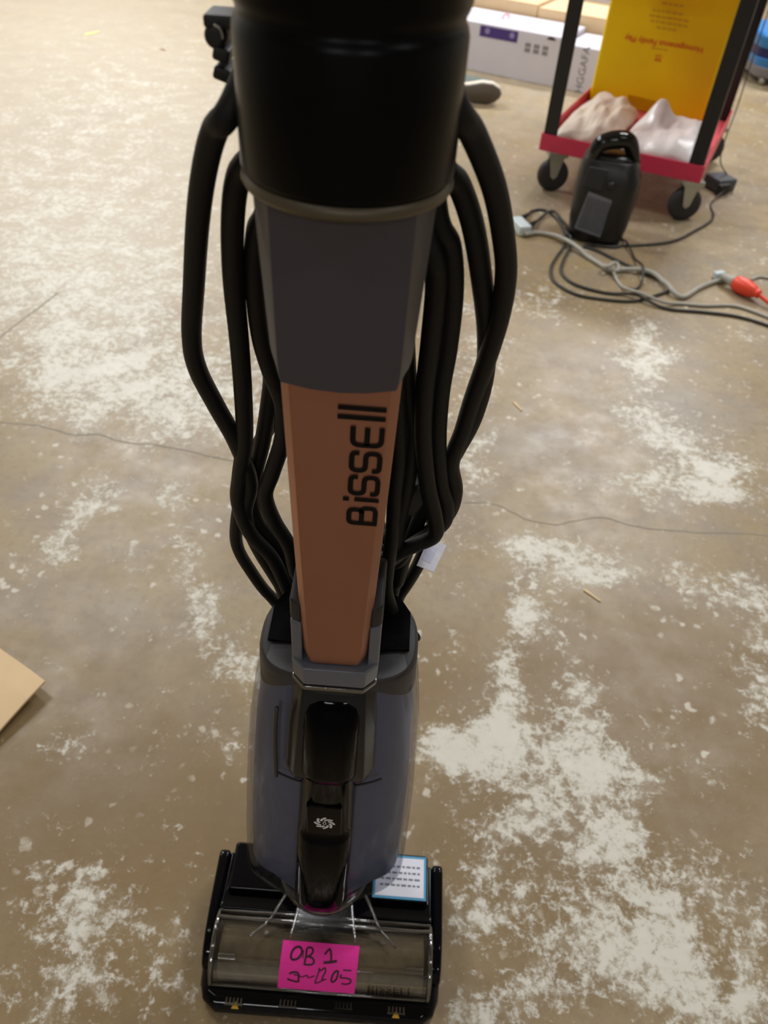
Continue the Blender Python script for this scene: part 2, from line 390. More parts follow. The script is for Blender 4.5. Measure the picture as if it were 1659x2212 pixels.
# barrel at the top of the handle
BC = (-.0255, .325)
bm = bmesh.new()
lathe(bm, [(.0405, .9335), (.0425, .9345), (.0436, .937), (.0436, .984), (.0428, .987), (.0418, .988), (.0418, .9905), (.0426, .992), (.0436, .995), (.0436, 1.05), (.043, 1.056), (.036, 1.066), (.022, 1.072)], (*BC, 0), seg=64)
fin('handle_barrel', bm, 'black_barrel', VAC, smooth=True)
bm = bmesh.new(); lathe(bm, [(.0405, .9290), (.0428, .9293), (.0438, .9312), (.0432, .9345), (.0405, .9348)], (*BC, 0), seg=64)
fin('barrel_rim_glint', bm, 'rim_glint', VAC, smooth=True)  # highlight on the barrel's glossy edge, painted as a bronze ring
bm = bmesh.new(); tube(bm, [(BC[0], .335, 1.068), (BC[0], .35, 1.10), (BC[0], .39, 1.135), (BC[0], .45, 1.15)], .016, seg=16, rad=lambda t: .019-.004*t)
fin('hand_grip', bm, 'black_matte', VAC, smooth=True)
# grey shroud: chamfered section
def csec(z, hw, yf, ch, cd, yb, zdrop=0):
    c = cx(z); fl = hw-ch
    pts = [(-hw*.7, yb), (-hw, yb-.01), (-hw, yf+cd), (-fl, yf), (-fl*.5, yf), (0, yf), (fl*.5, yf), (fl, yf), (hw, yf+cd), (hw, yb-.01), (hw*.7, yb)]
    return [(c+x, y, z-zdrop*max(0, 1-(x/hw)**2)) for x, y in pts]
bm = bmesh.new()
SR = [(.9295, .0372, 0), (.90, .0357, 0), (.864, .0336, 0), (.858, .0333, .0002), (.8535, .0327, .0006), (.8500, .0318, .0012), (.8475, .0306, .002), (.8460, .0294, .003), (.8455, .0283, .004)]
loft(bm, [csec(z, hw, .2975, max(.0012, .0080-(.0372-hw)*.72), .012, .36, zd) for z, hw, zd in SR])
fin('shroud', bm, 'grey_paint', VAC, bevel=.0012)
bm = bmesh.new()
loft(bm, [csec(.853, .0297, .3025, .0052, .007, .345), csec(.73, .0258, .3025, .005, .007, .345), csec(.64, .0226, .3035, .005, .007, .345), csec(.624, .0220, .304, .005, .007, .345), csec(.6165, .0208, .3048, .0046, .007, .345), csec(.613, .0185, .306, .004, .007, .345)])
fin('copper_neck', bm, 'copper', VAC, bevel=.0009)
# lettering on the neck, read upwards
ZB = atY(785, 1133, .3025).z; ZT = atY(785, 877, .3025).z
LU = (ZT-ZB)/3.57; LV = .0236
def neck(u, v):
    z = ZB+u*LU; xb = atY(814+(836-814)*u/3.57, 1133-256*u/3.57, .3025).x
    return (xb-v*LV, .30185, z)
def rs(pts, r=.09):
    """round the corners of a polyline"""
    out = [pts[0]]
    for a, p, b_ in zip(pts, pts[1:], pts[2:]):
        a, p, b_ = Vector(a), Vector(p), Vector(b_); r1 = min(r, (a-p).length/2); r2 = min(r, (b_-p).length/2)
        s, e = p+(a-p).normalized()*r1, p+(b_-p).normalized()*r2
        for k in range(5):
            tt = k/4; out.append(tuple(s*(1-tt)**2+p*2*tt*(1-tt)+e*tt*tt))
    out.append(pts[-1]); return out
st = []
h = .72; k0 = .055
st += [rs([(.05, 0), (.05, h-k0), (.50, h-k0), (.50, .37), (.10, .37)], .12), rs([(.40, .37), (.56, .37), (.56, k0), (.10, k0)], .12)]
st += [[(.84, 0), (.84, .56)], [(.84, .68), (.84, .82)]]
for x0 in (1.03, 1.75): st += [rs([(x0, k0+.16), (x0, k0), (x0+.52, k0), (x0+.52, .36), (x0, .36), (x0, h-k0), (x0+.52, h-k0), (x0+.52, h-k0-.16)], .14)]
x0 = 2.5; st += [rs([(x0+.52, k0), (x0, k0), (x0, h-k0), (x0+.52, h-k0)], .16), [(x0, .36), (x0+.5, .36)]]
st += [[(3.26, 0), (3.26, 1.0)], [(3.51, 0), (3.51, 1.0)]]
bm = bmesh.new(); ribbon(bm, st, .118, neck); fin('lettering', bm, 'print', VAC)
# collar around the foot of the neck
bm = bmesh.new(); c6 = cx(.6)
loft(bm, [csec(.612, .0300, .3015, .009, .009, .352), csec(.596, .0296, .3012, .009, .009, .352), csec(.5935, .0296, .3012, .009, .009, .352)])
for s in (-1, 1):
    prism(bm, [(c6+s*.0222, .308, .61), (c6+s*.0300, .311, .61), (c6+s*.0300, .352, .61), (c6+s*.0222, .352, .61)], (0, 0, .042))
fin('collar', bm, 'slate_collar', VAC, bevel=.0015)
bm = bmesh.new(); loft(bm, [csec(.5925, .0299, .3005, .009, .009, .352), csec(.588, .0297, .3005, .009, .009, .352)]); fin('collar_lip', bm, 'clear_edge', VAC, bevel=.001)
for s in (-1, 1):
    bm = bmesh.new(); prism(bm, [(c6+s*.0224, .308, .652), (c6+s*.0302, .312, .652), (c6+s*.0302, .354, .652), (c6+s*.0224, .354, .652)], (0, 0, .02)); fin('collar_cap', bm, 'black_matte', VAC, bevel=.002)
# glossy spine down the front of the tank
def spr(z, hw, yf, yb=.335):
    c = cx(z); o = []
    for a in (-1, -1, -.92, -.75, -.45, -.15, .15, .45, .75, .92, 1, 1):
        o.append((c+a*hw, yf+.0135*abs(a)**4.5, z))
    o[0] = (c-hw, yb, z); o[-1] = (c+hw, yb, z); return o
bm = bmesh.new()
loft(bm, [spr(.580, .0205, .342), spr(.572, .0215, .3315), spr(.564, .0222, .3220), spr(.557, .0225, .3140), spr(.550, .0226, .3075), spr(.541, .0228, .3020), spr(.527, .0229, .2985), spr(.495, .0231, .2968), spr(.468, .0234, .2965), spr(.461, .0235, .2968), spr(.456, .0236, .2995), spr(.452, .0236, .3005), spr(.36, .0250, .3005), spr(.352, .0251, .3), spr(.347, .0252, .2978), spr(.342, .0253, .2962), spr(.25, .0270, .2955), spr(.19, .0280, .296), spr(.176, .0278, .297), spr(.168, .0268, .2995), spr(.163, .0250, .303), spr(.160, .0215, .309)])
spine = fin('spine', bm, 'spine_black', VAC, smooth=True)
bm = bmesh.new(); loft(bm, [csec(.5875, .0297, .325, .008, .010, .352), csec(.56, .0312, .314, .008, .010, .352), csec(.52, .0335, .3070, .008, .010, .352), csec(.455, .0370, .3075, .008, .010, .352), csec(.440, .036, .310, .008, .010, .352)]); fin('spine_flank', bm, 'flank', VAC, bevel=.0015)
zb0, zb1 = atY(697, 1802, .2995).z, atY(697, 1743, .2995).z
bx0, bx1 = atY(662, 1775, .2995).x, atY(738, 1775, .2995).x
bm = bmesh.new(); box(bm, ((bx0+bx1)/2, .3016, (zb0+zb1)/2), (bx1-bx0, .0052, zb1-zb0)); btn = fin('spray_button', bm, 'spine_black', VAC, bevel=.0016, segs=3)
bxc, bzc = (bx0+bx1)/2+.0005, (zb0+zb1)/2-.003; st = []
for k in range(8):
    a0 = k*math.pi/4; s_ = []
    for j in range(7):
        tt = j/6; rr = .0042+.0046*tt; a = a0-tt*.95; s_.append((rr*math.cos(a), rr*math.sin(a)))
    st.append(s_)
drop = [(0, .0030), (.0012, .0003), (.0014, -.0008), (.0008, -.0019), (-.0008, -.0019), (-.0014, -.0008), (-.0012, .0003), (0, .0030)]
bm = bmesh.new(); ribbon(bm, st, .0021, lambda u, v: (bxc+u, .29885, bzc+v*1.2)); ribbon(bm, [drop], .0007, lambda u, v: (bxc+u, .29885, bzc+v*1.2)); fin('swirl_icon', bm, 'white_print', VAC)
# smoked tank: clear shell around slate inner parts
TY = .361
TP = [(.575, .0590, .0458), (.562, .0600, .046), (.53, .0652, .047), (.48, .0712, .048), (.42, .0757, .0485), (.35, .0800, .049), (.25, .0845, .0495), (.195, .0862, .049), (.182, .0862, .0488), (.177, .0840, .0485), (.157, .0680, .047), (.138, .0520, .045), (.134, .0480, .043)]
bm = bmesh.new(); loft(bm, [sring(cx(z), TY, a, b_, z, 48, 2.7) for z, a, b_ in TP]); tank = fin('water_tank', bm, 'smoke', VAC, smooth=True)
bm = bmesh.new(); loft(bm, [sring(cx(z), TY+.003, a*.93, b_*.90, z, 48, 2.7) for z, a, b_ in [(.570, .0580, .0445)]+TP[1:8]+[(.186, .080, .046), (.165, .066, .045), (.145, .050, .044)]]); fin('tank_inner', bm, 'slate', VAC, smooth=True)
bm = bmesh.new(); tube(bm, [(cx(.41)+.050*math.sin(a), .361-.0492*(max(0, 1-abs(math.sin(a)*.72)**2.7))**.37, .425+.012*abs(math.sin(a))) for a in [-1.15+.23*i for i in range(11)]], .0010, seg=8, sub=3); fin('tank_level_rib', bm, 'black_matte', VAC, smooth=True)
bm = bmesh.new()
for s, zz in ((-1, .41), ):
    c = cx(.5)
    tube(bm, [(c+s*.042, .3175, .535), (c+s*.0445, .3165, .50), (c+s*.046, .316, .45), (c+s*.0465, .3165, .43)], .0018, seg=8)
fin('tank_rib', bm, 'charcoal', VAC, smooth=True)
zl = lambda u, v: .031-.041*abs(u)**2.2
zt_ = lambda u, v: -.008*abs(u)**2
bm = bmesh.new(); c_ = cx(.56); sr = lambda k, z, f: sring(c_, TY, .0612*k, .0468*k, z, 48, 2.7, f)
loft(bm, [sr(.97, .545, zl), sr(1.008, .546, zl), sr(.990, .5775, zt_), sr(.95, .5815, zt_), sr(.80, .583, zt_)])
fin('tank_lid', bm, 'charcoal', VAC, bevel=.0008)
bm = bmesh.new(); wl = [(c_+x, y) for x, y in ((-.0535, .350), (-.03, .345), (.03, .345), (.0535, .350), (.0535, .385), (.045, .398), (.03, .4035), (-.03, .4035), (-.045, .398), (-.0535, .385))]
loft(bm, [[(x, y, .572) for x, y in wl], [(x, y, .5838-.008*((x-c_)/.0612)**2) for x, y in wl]]); fin('lid_well_shade', bm, P('painted recess shade', srgb(10, 10, 11), .9, spec=.1), VAC)  # black slab on the lid; its colour stands for the shade inside the well
bm = bmesh.new(); lathe(bm, [(.046, .124), (.051, .126), (.0515, .136), (.048, .138)], (cx(.15), TY, 0), seg=48); fin('tank_foot_ring', bm, 'clear_edge', VAC, smooth=True)
# motor body behind the tank and its arched rim
bm = bmesh.new(); RY = .405
loft(bm, [sring(cx(z), RY, a, b_, z, 40, 2.3) for z, a, b_ in [(.10, .045, .035), (.14, .062, .04), (.30, .072, .045), (.46, .066, .044), (.52, .058, .042), (.545, .050, .037), (.565, .038, .03), (.572, .02, .02)]]); fin('motor_body', bm, 'black_matte', VAC, smooth=True)
bm = bmesh.new(); tube(bm, [atY(px, py, .392) for px, py in ((580, 1380), (602, 1347), (638, 1318), (690, 1303), (760, 1303), (812, 1320), (848, 1350), (868, 1385))], .0045, seg=10, sub=4); fin('carry_arch', bm, 'black_matte', VAC, smooth=True)
bm = bmesh.new(); loft(bm, [csec(.60, .022, .345, .004, .004, .40), csec(.86, .026, .345, .004, .004, .375), csec(.95, .028, .35, .004, .004, .37)]); fin('neck_back', bm, 'black_matte', VAC, bevel=.003)
for nm, (hz, hy) in (('cord_hook', (.985, .375)), ('cord_hook', (.60, .425))):
    bm = bmesh.new(); box(bm, (-.0255, hy-.005, hz), (.05, .05, .016)); box(bm, (-.0255, hy+.022, hz), (.056, .01, .03)); fin(nm, bm, 'black_matte', VAC, bevel=.004)
bm = bmesh.new(); tube(bm, [(cx(.1), .372, .045), (cx(.1), .368, .09), (cx(.1), .36, .135)], .03, seg=20); fin('swivel_neck', bm, 'black_matte', VAC, smooth=True)

# cord wound on the two hooks
def strand(pts, y0, y1, r=.0057, head=None, tail=None):
    p0, p1 = pts[0][1], pts[-1][1]
    P3 = [atY(px, py, y0+(y1-y0)*((py-300)/1000)) for px, py in pts]
    if head: P3 = [Vector(h_) for h_ in head]+P3
    if tail: P3 = P3+[Vector(h_) for h_ in tail]
    bm = bmesh.new(); tube(bm, P3, r, seg=12, sub=7); return fin('cord_loop', bm, 'cord', VAC, smooth=True)
HL = lambda y, z: [(-.02, y+.01, z), (-.05, y, z-.002)]
HR = lambda y, z: [(-.03, y+.01, z), (.0, y, z-.002)]
TL = lambda y: [(-.035, y, .592), (-.02, y, .588)]
strand([(506, 222), (465, 280), (441, 370), (427, 480), (419, 610), (414, 730), (428, 800), (468, 878), (510, 955), (540, 1040), (530, 1110), (556, 1180), (604, 1260), (634, 1312)], .335, .425, head=HL(.36, .997), tail=TL(.428))
strand([(560, 300), (517, 375), (503, 470), (504, 600), (517, 740), (525, 850), (528, 950), (518, 1030), (515, 1085), (540, 1150), (588, 1205), (622, 1275), (644, 1318)], .34, .42, head=HL(.365, .992), tail=TL(.42))
strand([(585, 420), (556, 500), (551, 600), (563, 720), (585, 800), (611, 870), (611, 945), (588, 1020), (573, 1070), (592, 1125), (625, 1180), (650, 1250)], .35, .41, head=HL(.37, .985), tail=TL(.412))
strand([(600, 560), (580, 680), (588, 800), (580, 880), (566, 960), (550, 1025), (543, 1075), (556, 1125), (590, 1170), (618, 1225), (650, 1300)], .362, .43, head=[(-.04, .372, .95)], tail=TL(.432))
strand([(548, 980), (524, 1060), (511, 1130), (513, 1180), (540, 1230), (582, 1285), (636, 1318)], .37, .445, r=.0052, head=[(-.05, .39, .80)], tail=TL(.445))
strand([(975, 205), (1022, 290), (1066, 400), (1086, 500), (1093, 590), (1080, 680), (1052, 775), (1022, 860), (1000, 930), (975, 1000), (983, 1060), (968, 1110), (930, 1145), (890, 1175), (850, 1215)], .335, .43, head=HR(.36, .997), tail=[(-.005, .44, .61), (-.03, .44, .60)])
strand([(950, 330), (992, 400), (1022, 490), (1040, 600), (1052, 720), (1046, 820), (1022, 905), (985, 975), (950, 1040), (915, 1100), (890, 1160), (872, 1210), (850, 1262)], .345, .43, head=HR(.365, .99), tail=[(-.01, .43, .595), (-.03, .43, .59)])
strand([(940, 440), (972, 530), (979, 630), (968, 750), (952, 850), (946, 950), (951, 1040), (964, 1092), (957, 1130), (915, 1160), (870, 1190), (836, 1210)], .35, .415, head=HR(.37, .985), tail=[(-.01, .41, .63), (-.03, .41, .625)])
strand([(925, 520), (942, 600), (930, 740), (917, 850), (914, 950), (924, 1050), (940, 1120), (938, 1157), (895, 1178), (850, 1200), (825, 1225)], .345, .40, head=[(-.01, .372, .95)], tail=[(-.02, .40, .62)])
strand([(890, 1000), (915, 1060), (900, 1100), (880, 1150), (862, 1210), (852, 1270), (832, 1312)], .385, .43, r=.0052, head=[(.0, .385, .80)], tail=[(-.02, .43, .59)])
strand([(860, 960), (853, 1060), (848, 1150), (838, 1225), (835, 1280), (850, 1328), (866, 1390)], .362, .385, r=.0052, head=[(-.004, .372, .85)], tail=[(.035, .40, .53)])
strand([(935, 1150), (915, 1195), (895, 1235), (866, 1280), (838, 1312)], .385, .44, r=.0056, head=[(.03, .41, .70)], tail=[(-.02, .43, .585)])
strand([(880, 820), (893, 930), (880, 1040), (862, 1120), (846, 1200)], .365, .40, head=[(-.006, .372, .92)], tail=[(-.02, .40, .62)])
# plug clipped to the cord behind the right-hand loops, and its paper tag
q = atY(897, 1068, .40); bm = bmesh.new(); box(bm, q, (.016, .018, .03), Matrix.Rotation(.5, 3, 'Y')); fin('cord_plug', bm, 'black_matte', VAC, bevel=.004)
TG = [atY(926, 1163, .425), atY(965, 1178, .425), atY(937, 1236, .395), atY(900, 1221, .395)]
bm = bmesh.new(); nrm = (TG[1]-TG[0]).cross(TG[2]-TG[0]).normalized(); prism(bm, TG, nrm*.0005); tg = fin('cord_tag', bm, 'paper', VAC, bevel=.0002)
tg['label'] = 'small white paper tag'
g0 = sum(TG, Vector())/4
bm = bmesh.new(); prism(bm, [g0+(p-g0)*.55+(TG[0]-TG[1])*.12-nrm*.0004 for p in TG], nrm*.0013); fin('tag_print', bm, P('pale tag print', srgb(206, 208, 230), .7), tg)
# ribbed bend relief where the cord leaves the handle
bm = bmesh.new()
for (px, py, w_, h_, rz) in [(482, 38, 62, 24, .0), (486, 108, 34, 26, .25), (488, 150, 36, 26, .3)]:
    p = atY(px, py, .36); k = .36*.95/F; box(bm, p, (w_*k, .018, h_*k), Matrix.Rotation(rz, 3, 'Y'))
p = atY(474, 70, .36); lathe(bm, [(.0035, -.009), (.0050, -.007), (.0050, .007), (.0035, .009)], p, axis='y', seg=20)
fin('cord_relief', bm, 'black_matte', VAC, bevel=.0015)
bm = bmesh.new(); tube(bm, [atY(462, 53, .349), atY(474, 60, .349), atY(480, 72, .349), atY(482, 84, .349)], .0005, seg=6); fin('relief_clip', bm, 'steel', VAC, smooth=True)

# ---------------- floor head
FX = -.0325
AC = (.3015, .029); AR = .0425            # window arc: centre (y,z) and radius
def arc(a, r=AR): return (AC[0]+r*math.cos(a), AC[1]+r*math.sin(a))
A0, A1 = math.radians(176), math.radians(46)
bm = bmesh.new()
out = [(-.118, .2375), (.118, .2375), (.134, .248), (.1395, .262), (.1415, .285), (.1415, .40), (.137, .407), (-.137, .407), (-.1415, .40), (-.1415, .285), (-.1395, .262), (-.134, .248)]
inn = [(-.118, .2590), (.118, .2590), (.1250, .2590), (.1265, .262), (.1265, .285), (.1265, .33), (.124, .332), (-.124, .332), (-.1265, .33), (-.1265, .285), (-.1265, .262), (-.1250, .2590)]
mid = lambda k: [(a[0]+(b_[0]-a[0])*k, a[1]+(b_[1]-a[1])*k) for a, b_ in zip(out, inn)]
R_ = lambda pts, z: [(FX+x, y, z) for x, y in pts]
loft(bm, [R_(inn, .004), R_(mid(.1), .004), R_(out, .007), R_(out, .017), R_(mid(.22), .024), R_(mid(.6), .0275), R_(inn, .0275), R_(inn, .004)], False, False); fin('foot_frame', bm, 'black_gloss', VAC, bevel=.001)
for s in (-1, 1):
    prof = [(.275, .02), (.403, .02), (.403, .060), (.392, .064), (.335, .060), (.31, .055), (.29, .046), (.278, .033)]
    bm = bmesh.new(); prism(bm, [(FX+s*.1275, y, z) for y, z in prof], (s*.0135, 0, 0)); fin('side_cheek', bm, 'black_gloss', VAC, bevel=.004, segs=3)
bm = bmesh.new(); prism(bm, [(FX-.128, y, z) for y, z in [(.33, .006), (.40, .006), (.402, .055), (.345, .060), (.332, .066)]], (.256, 0, 0)); deck = fin('rear_deck', bm, 'black_gloss', VAC, bevel=.003)
for x0, x1 in ((-.124, -.052), (.052, .124)):
    bm = bmesh.new(); loft(bm, [[(FX+x0, .350, .052), (FX+x1, .350, .052), (FX+x1, .414, .050), (FX+x0, .414, .050)], [(FX+x0+.003, .353, .070), (FX+x1-.003, .353, .070), (FX+x1-.003, .410, .068), (FX+x0+.003, .410, .068)]]); fin('deck_pad', bm, 'black_gloss', VAC, bevel=.004, segs=3)
for s in (-1, 1):
    bm = bmesh.new(); lathe(bm, [(.004, 0), (.025, .001), (.028, .005), (.028, .02), (.024, .022)], (FX+s*.05-.011, .425, .028), axis='x', seg=28); fin('rear_wheel', bm, 'rubber', VAC, smooth=True)
    bm = bmesh.new(); box(bm, (FX+s*.05, .411, .03), (.03, .04, .012)); fin('wheel_bracket', bm, 'black_matte', VAC, bevel=.002)
bm = bmesh.new(); lathe(bm, [(.012, -.120), (.030, -.119), (.0305, .119), (.012, .120)], (FX, AC[0]-.006, .0310), axis='x', seg=48); fin('brush_roll', bm, 'roller', VAC, smooth=True)
bm = bmesh.new(); box(bm, (FX, .30, .011), (.255, .06, .006)); fin('sole_plate', bm, 'black_matte', VAC)
bm = bmesh.new(); n_ = 26
ro = [arc(A0+(A1-A0)*i/n_) for i in range(n_+1)]; ri = [arc(A0+(A1-A0)*i/n_, AR-.0022) for i in range(n_+1)]
sect = ro+ri[::-1]
loft(bm, [[(FX+x, y, z) for y, z in sect] for x in (-.1265, .1265)])
for s in (-1, 1): prism(bm, [(FX+s*.1262, y, z) for y, z in ri], (s*-.0015, 0, 0))
win = fin('brush_window', bm, 'clear', VAC, smooth=False)
bm = bmesh.new()
for aa, rr_, r2 in ((A0-.05, AR+.0005, .0022), (math.radians(64), AR+.001, .0028), (math.radians(50), AR+.001, .003), (math.radians(128), AR+.0002, .0008)):
    y, z = arc(aa, rr_); tube(bm, [(FX-.126, y, z), (FX, y, z), (FX+.126, y, z)], r2, seg=8, sub=1)
fin('window_ridge', bm, 'clear_edge', win, smooth=True)
for s in (-1, 1):
    bm = bmesh.new(); tube(bm, [(FX+s*.1255, *arc(A0+(A1-A0)*i/12, AR+.001)) for i in range(13)], .0026, seg=8, sub=2); fin('window_rail', bm, 'clear_edge', win, smooth=True)
    bm = bmesh.new(); box(bm, (FX+s*.108, *arc(math.radians(120), AR+.001)), (.02, .006, .006), Matrix.Rotation(math.radians(30), 3, 'X')); fin('window_clip', bm, 'clear_edge', win, bevel=.001)
    # angled brace from the latch down to the window
    bm = bmesh.new(); tube(bm, [(FX+s*.045, .350, .088), (FX+s*.053, .338, .083), (FX+s*.066, *arc(math.radians(66), AR+.002)), (FX+s*.085, *arc(math.radians(92), AR+.0015))], .0017, seg=8); fin('window_brace', bm, 'clear_edge', win, smooth=True)
bm = bmesh.new()
y1, z1 = arc(math.radians(89.5), AR+.0005)
loft(bm, [[(FX-.038-.0, y1, z1), (FX+.038, y1, z1), (FX+.038, y1+.002, z1+.004), (FX-.038, y1+.002, z1+.004)], [(FX-.032, .325, .088), (FX+.032, .325, .088), (FX+.032, .325, .094), (FX-.032, .325, .094)], [(FX-.029, .343, .104), (FX+.029, .343, .104), (FX+.029, .343, .108), (FX-.029, .343, .108)]])
fin('window_latch', bm, 'latch', win, bevel=.001)
for s in (-1, 1):
    bm = bmesh.new(); tube(bm, [(FX+s*.038, y1, z1+.003), (FX+s*.032, .325, .093), (FX+s*.029, .343, .107)], .0018, seg=8); fin('latch_edge', bm, 'clear_edge', win, smooth=True)
# slots along the bumper and the yellow lock marks
for px, py in ((505, 2162), (622, 2167), (742, 2172), (856, 2182)):
    p = atZ(px, py, .0285)
    for k in range(5):
        bm = bmesh.new(); box(bm, (p.x-.0085+k*.00425, p.y, .0275), (.0018, .006, .004)); fin('bumper_rib', bm, 'clear_edge', VAC)
    bm = bmesh.new(); box(bm, (p.x, p.y-.0036, .0270), (.021, .0014, .004)); fin('bumper_slot', bm, 'clear_edge', VAC)
for px, py in ((508, 2172), (855, 2192)):
    p = atZ(px, py, .025); bm = bmesh.new(); prism(bm, [(p.x-.0045, p.y-.003, .0225), (p.x+.0045, p.y-.003, .0225), (p.x, p.y+.0045, .0245)], (0, 0, .0024)); fin('lock_mark', bm, 'yellow_mark', VAC, bevel=.0006)
aL = math.radians(163); yl, zl_ = arc(aL, AR+.0004)
text('window_lettering', 'BISSELL', .017, 'print', win, (FX+.082, yl, zl_), (1, 0, 0), (0, -math.sin(aL)*-1, -math.cos(aL)), lift=.0004)
# warning sticker on the right pad
SX0, SX1, SY0, SY1 = FX+.054, FX+.1195, .3545, .4075
def pad(x, y, l): return (x, y, .0700-.002*(y-.353)/.057+l)
bm = bmesh.new(); prism(bm, [pad(SX0, SY0, .0001), pad(SX1, SY0, .0001), pad(SX1, SY1, .0001), pad(SX0, SY1, .0001)], (0, 0, .0004)); stk = fin('warning_sticker', bm, 'label_blue', VAC)
stk['label'] = 'white warning sticker with a blue border'
bm = bmesh.new(); prism(bm, [pad(SX0+.003, SY0+.003, .0004), pad(SX1-.003, SY0+.003, .0004), pad(SX1-.003, SY1-.003, .0004), pad(SX0+.003, SY1-.003, .0004)], (0, 0, .0003)); fin('sticker_face', bm, 'paper', stk)
bm = bmesh.new()
for r_, y in enumerate((.392, .3845, .377, .3695)):
    x = SX1-.008
    while x > SX0+.01:
        w_ = random.uniform(.003, .007); prism(bm, [pad(x-w_, y, .0007), pad(x, y, .0007), pad(x, y+.0025, .0007), pad(x-w_, y+.0025, .0007)], (0, 0, .0001)); x -= w_+.0018
fin('sticker_print', bm, 'grey_ink', stk)

# ------------------------------------------------------------------ sticky note on the window
def find_a(py):
    lo, hi = math.radians(80), math.radians(178)
    for _ in range(40):
        mid = (lo+hi)/2
        if proj((FX, *arc(mid, AR+.001)))[1] < py: lo = mid
        else: hi = mid
    return lo
aT, aB = find_a(2037), find_a(2139)
NL = atZ(612, 2034, .07).x; NR = atZ(777, 2041, .07).x
def note(u, v, l=.0014):                # u,v from 0..1, v downwards
    a = aT+(aB-aT)*v; y, z = arc(a, AR+l); skew = -.002*v
    return (NL+(NR-NL)*u+skew, y-.0004*u, z)
bm = bmesh.new(); gr = [[[bm.verts.new(note(i/8, j/10, l)) for i in range(9)] for j in range(11)] for l in (.0009, .0016)]
for gi in (0, 1):
    for j in range(10):
        for i in range(8): bm.faces.new((gr[gi][j][i], gr[gi][j][i+1], gr[gi][j+1][i+1], gr[gi][j+1][i]))
for j in range(10):
    for i in (0, 8): bm.faces.new((gr[0][j][i], gr[1][j][i], gr[1][j+1][i], gr[0][j+1][i]))
for i in range(8):
    for j in (0, 10): bm.faces.new((gr[0][j][i], gr[1][j][i], gr[1][j][i+1], gr[0][j][i+1]))
NOTE = fin('sticky_note', bm, 'pink', None, smooth=False)
tag(NOTE, 'neon pink paper note with black handwriting stuck on the clear window', 'note')
def crop(x, y):                          # handwriting laid out on a 1225 x 775 sheet
    v = (y-85-(x-270)*.053)/778; u = (x-270+55*v)/1225; return (u, v)
HW = [([(560, 190), (510, 180), (450, 210), (415, 280), (420, 345), (460, 362), (520, 345), (570, 290), (580, 230), (560, 190)], 26),
      ([(655, 200), (650, 300), (632, 435)], 24), ([(655, 195), (715, 185), (755, 215), (745, 270), (690, 310), (650, 315)], 22), ([(690, 312), (755, 335), (785, 385), (750, 425), (680, 430), (635, 425)], 22),
      ([(945, 280), (1020, 205), (1050, 290), (1050, 375)], 24), ([(935, 395), (1040, 385), (1145, 368)], 30),
      ([(400, 575), (450, 550), (520, 548), (555, 590), (550, 650), (545, 705), (490, 700), (430, 685), (375, 658)], 24), ([(470, 580), (560, 605), (610, 620), (680, 590), (700, 625), (760, 615), (800, 590)], 14),
      ([(870, 520), (845, 600), (815, 715), (880, 700), (960, 650)], 16), ([(860, 515), (900, 505), (930, 490), (960, 470), (975, 520), (940, 590), (925, 655), (990, 645)], 18), ([(870, 470), (880, 530)], 20),
      ([(1130, 515), (1170, 515), (1165, 580), (1140, 650), (1090, 690), (1070, 650), (1090, 570), (1130, 515)], 24),
      ([(1380, 500), (1250, 495)], 16), ([(1225, 560), (1215, 610), (1300, 615), (1370, 640), (1370, 690), (1310, 720), (1230, 712)], 20), ([(605, 225), (600, 340)], 12)]
bm = bmesh.new()
for pts, w_ in HW:
    sp_ = [(q.x, q.y) for q in smooth_path([Vector((*p, 0)) for p in pts], 4)]
    ribbon(bm, [sp_], w_*1.25, lambda x, y: note(*crop(x, y), .0019))
fin('handwriting', bm, 'ink', NOTE)

# ------------------------------------------------------------------ red cart
CA = atZ(1187, 410); CB = atZ(1497, 480); CU = (CB-CA).normalized(); CN = Vector((-CU.y, CU.x, 0))
def cp(u, n, z): return CA+CU*u+CN*n+Vector((0, 0, z))
CR = Matrix((CU, CN, Vector((0, 0, 1)))).transposed()
U0, U1, N0, N1 = -.058, .497, -.03, .70
CART = thing('utility_cart', 'red steel utility cart with black corner posts on rubber casters', 'cart', cp(.22, .33, 0))
def shelf(z0, name):
    zt = z0+.055; bm = bmesh.new()
    box(bm, cp((U0+U1)/2, (N0+N1)/2, z0+.012), (U1-U0-.006, N1-N0-.006, .004), CR); sh = fin(name, bm, 'pinkred', CART)
    for c, s in (((U0+U1)/2, N0), ((U0+U1)/2, N1)):
        bm = bmesh.new(); box(bm, cp(c, s, z0+.0275), (U1-U0, .006, .055), CR); fin('shelf_lip', bm, 'red', sh, bevel=.002)
    for u in (U0, U1):
        bm = bmesh.new(); box(bm, cp(u, (N0+N1)/2, z0+.0275), (.006, N1-N0, .055), CR); fin('shelf_lip', bm, 'pinkred', sh, bevel=.002)
shelf(.137, 'lower_shelf'); shelf(.72, 'upper_shelf')
for u, su in ((U0, 1), (U1, -1)):
    for n, sn in ((N0, 1), (N1, -1)):
        bm = bmesh.new(); T_ = .004
        pr = [(0, 0), (.048, 0), (.048, T_), (T_, T_), (T_, .040), (0, .040)]
        u_ = u+su*.004; n_2 = n+sn*.004
        prism(bm, [cp(u_+su*a, n_2+sn*b_, .150) for a, b_ in pr], (0, 0, .625)); fin('corner_post', bm, 'post', CART, bevel=.001)
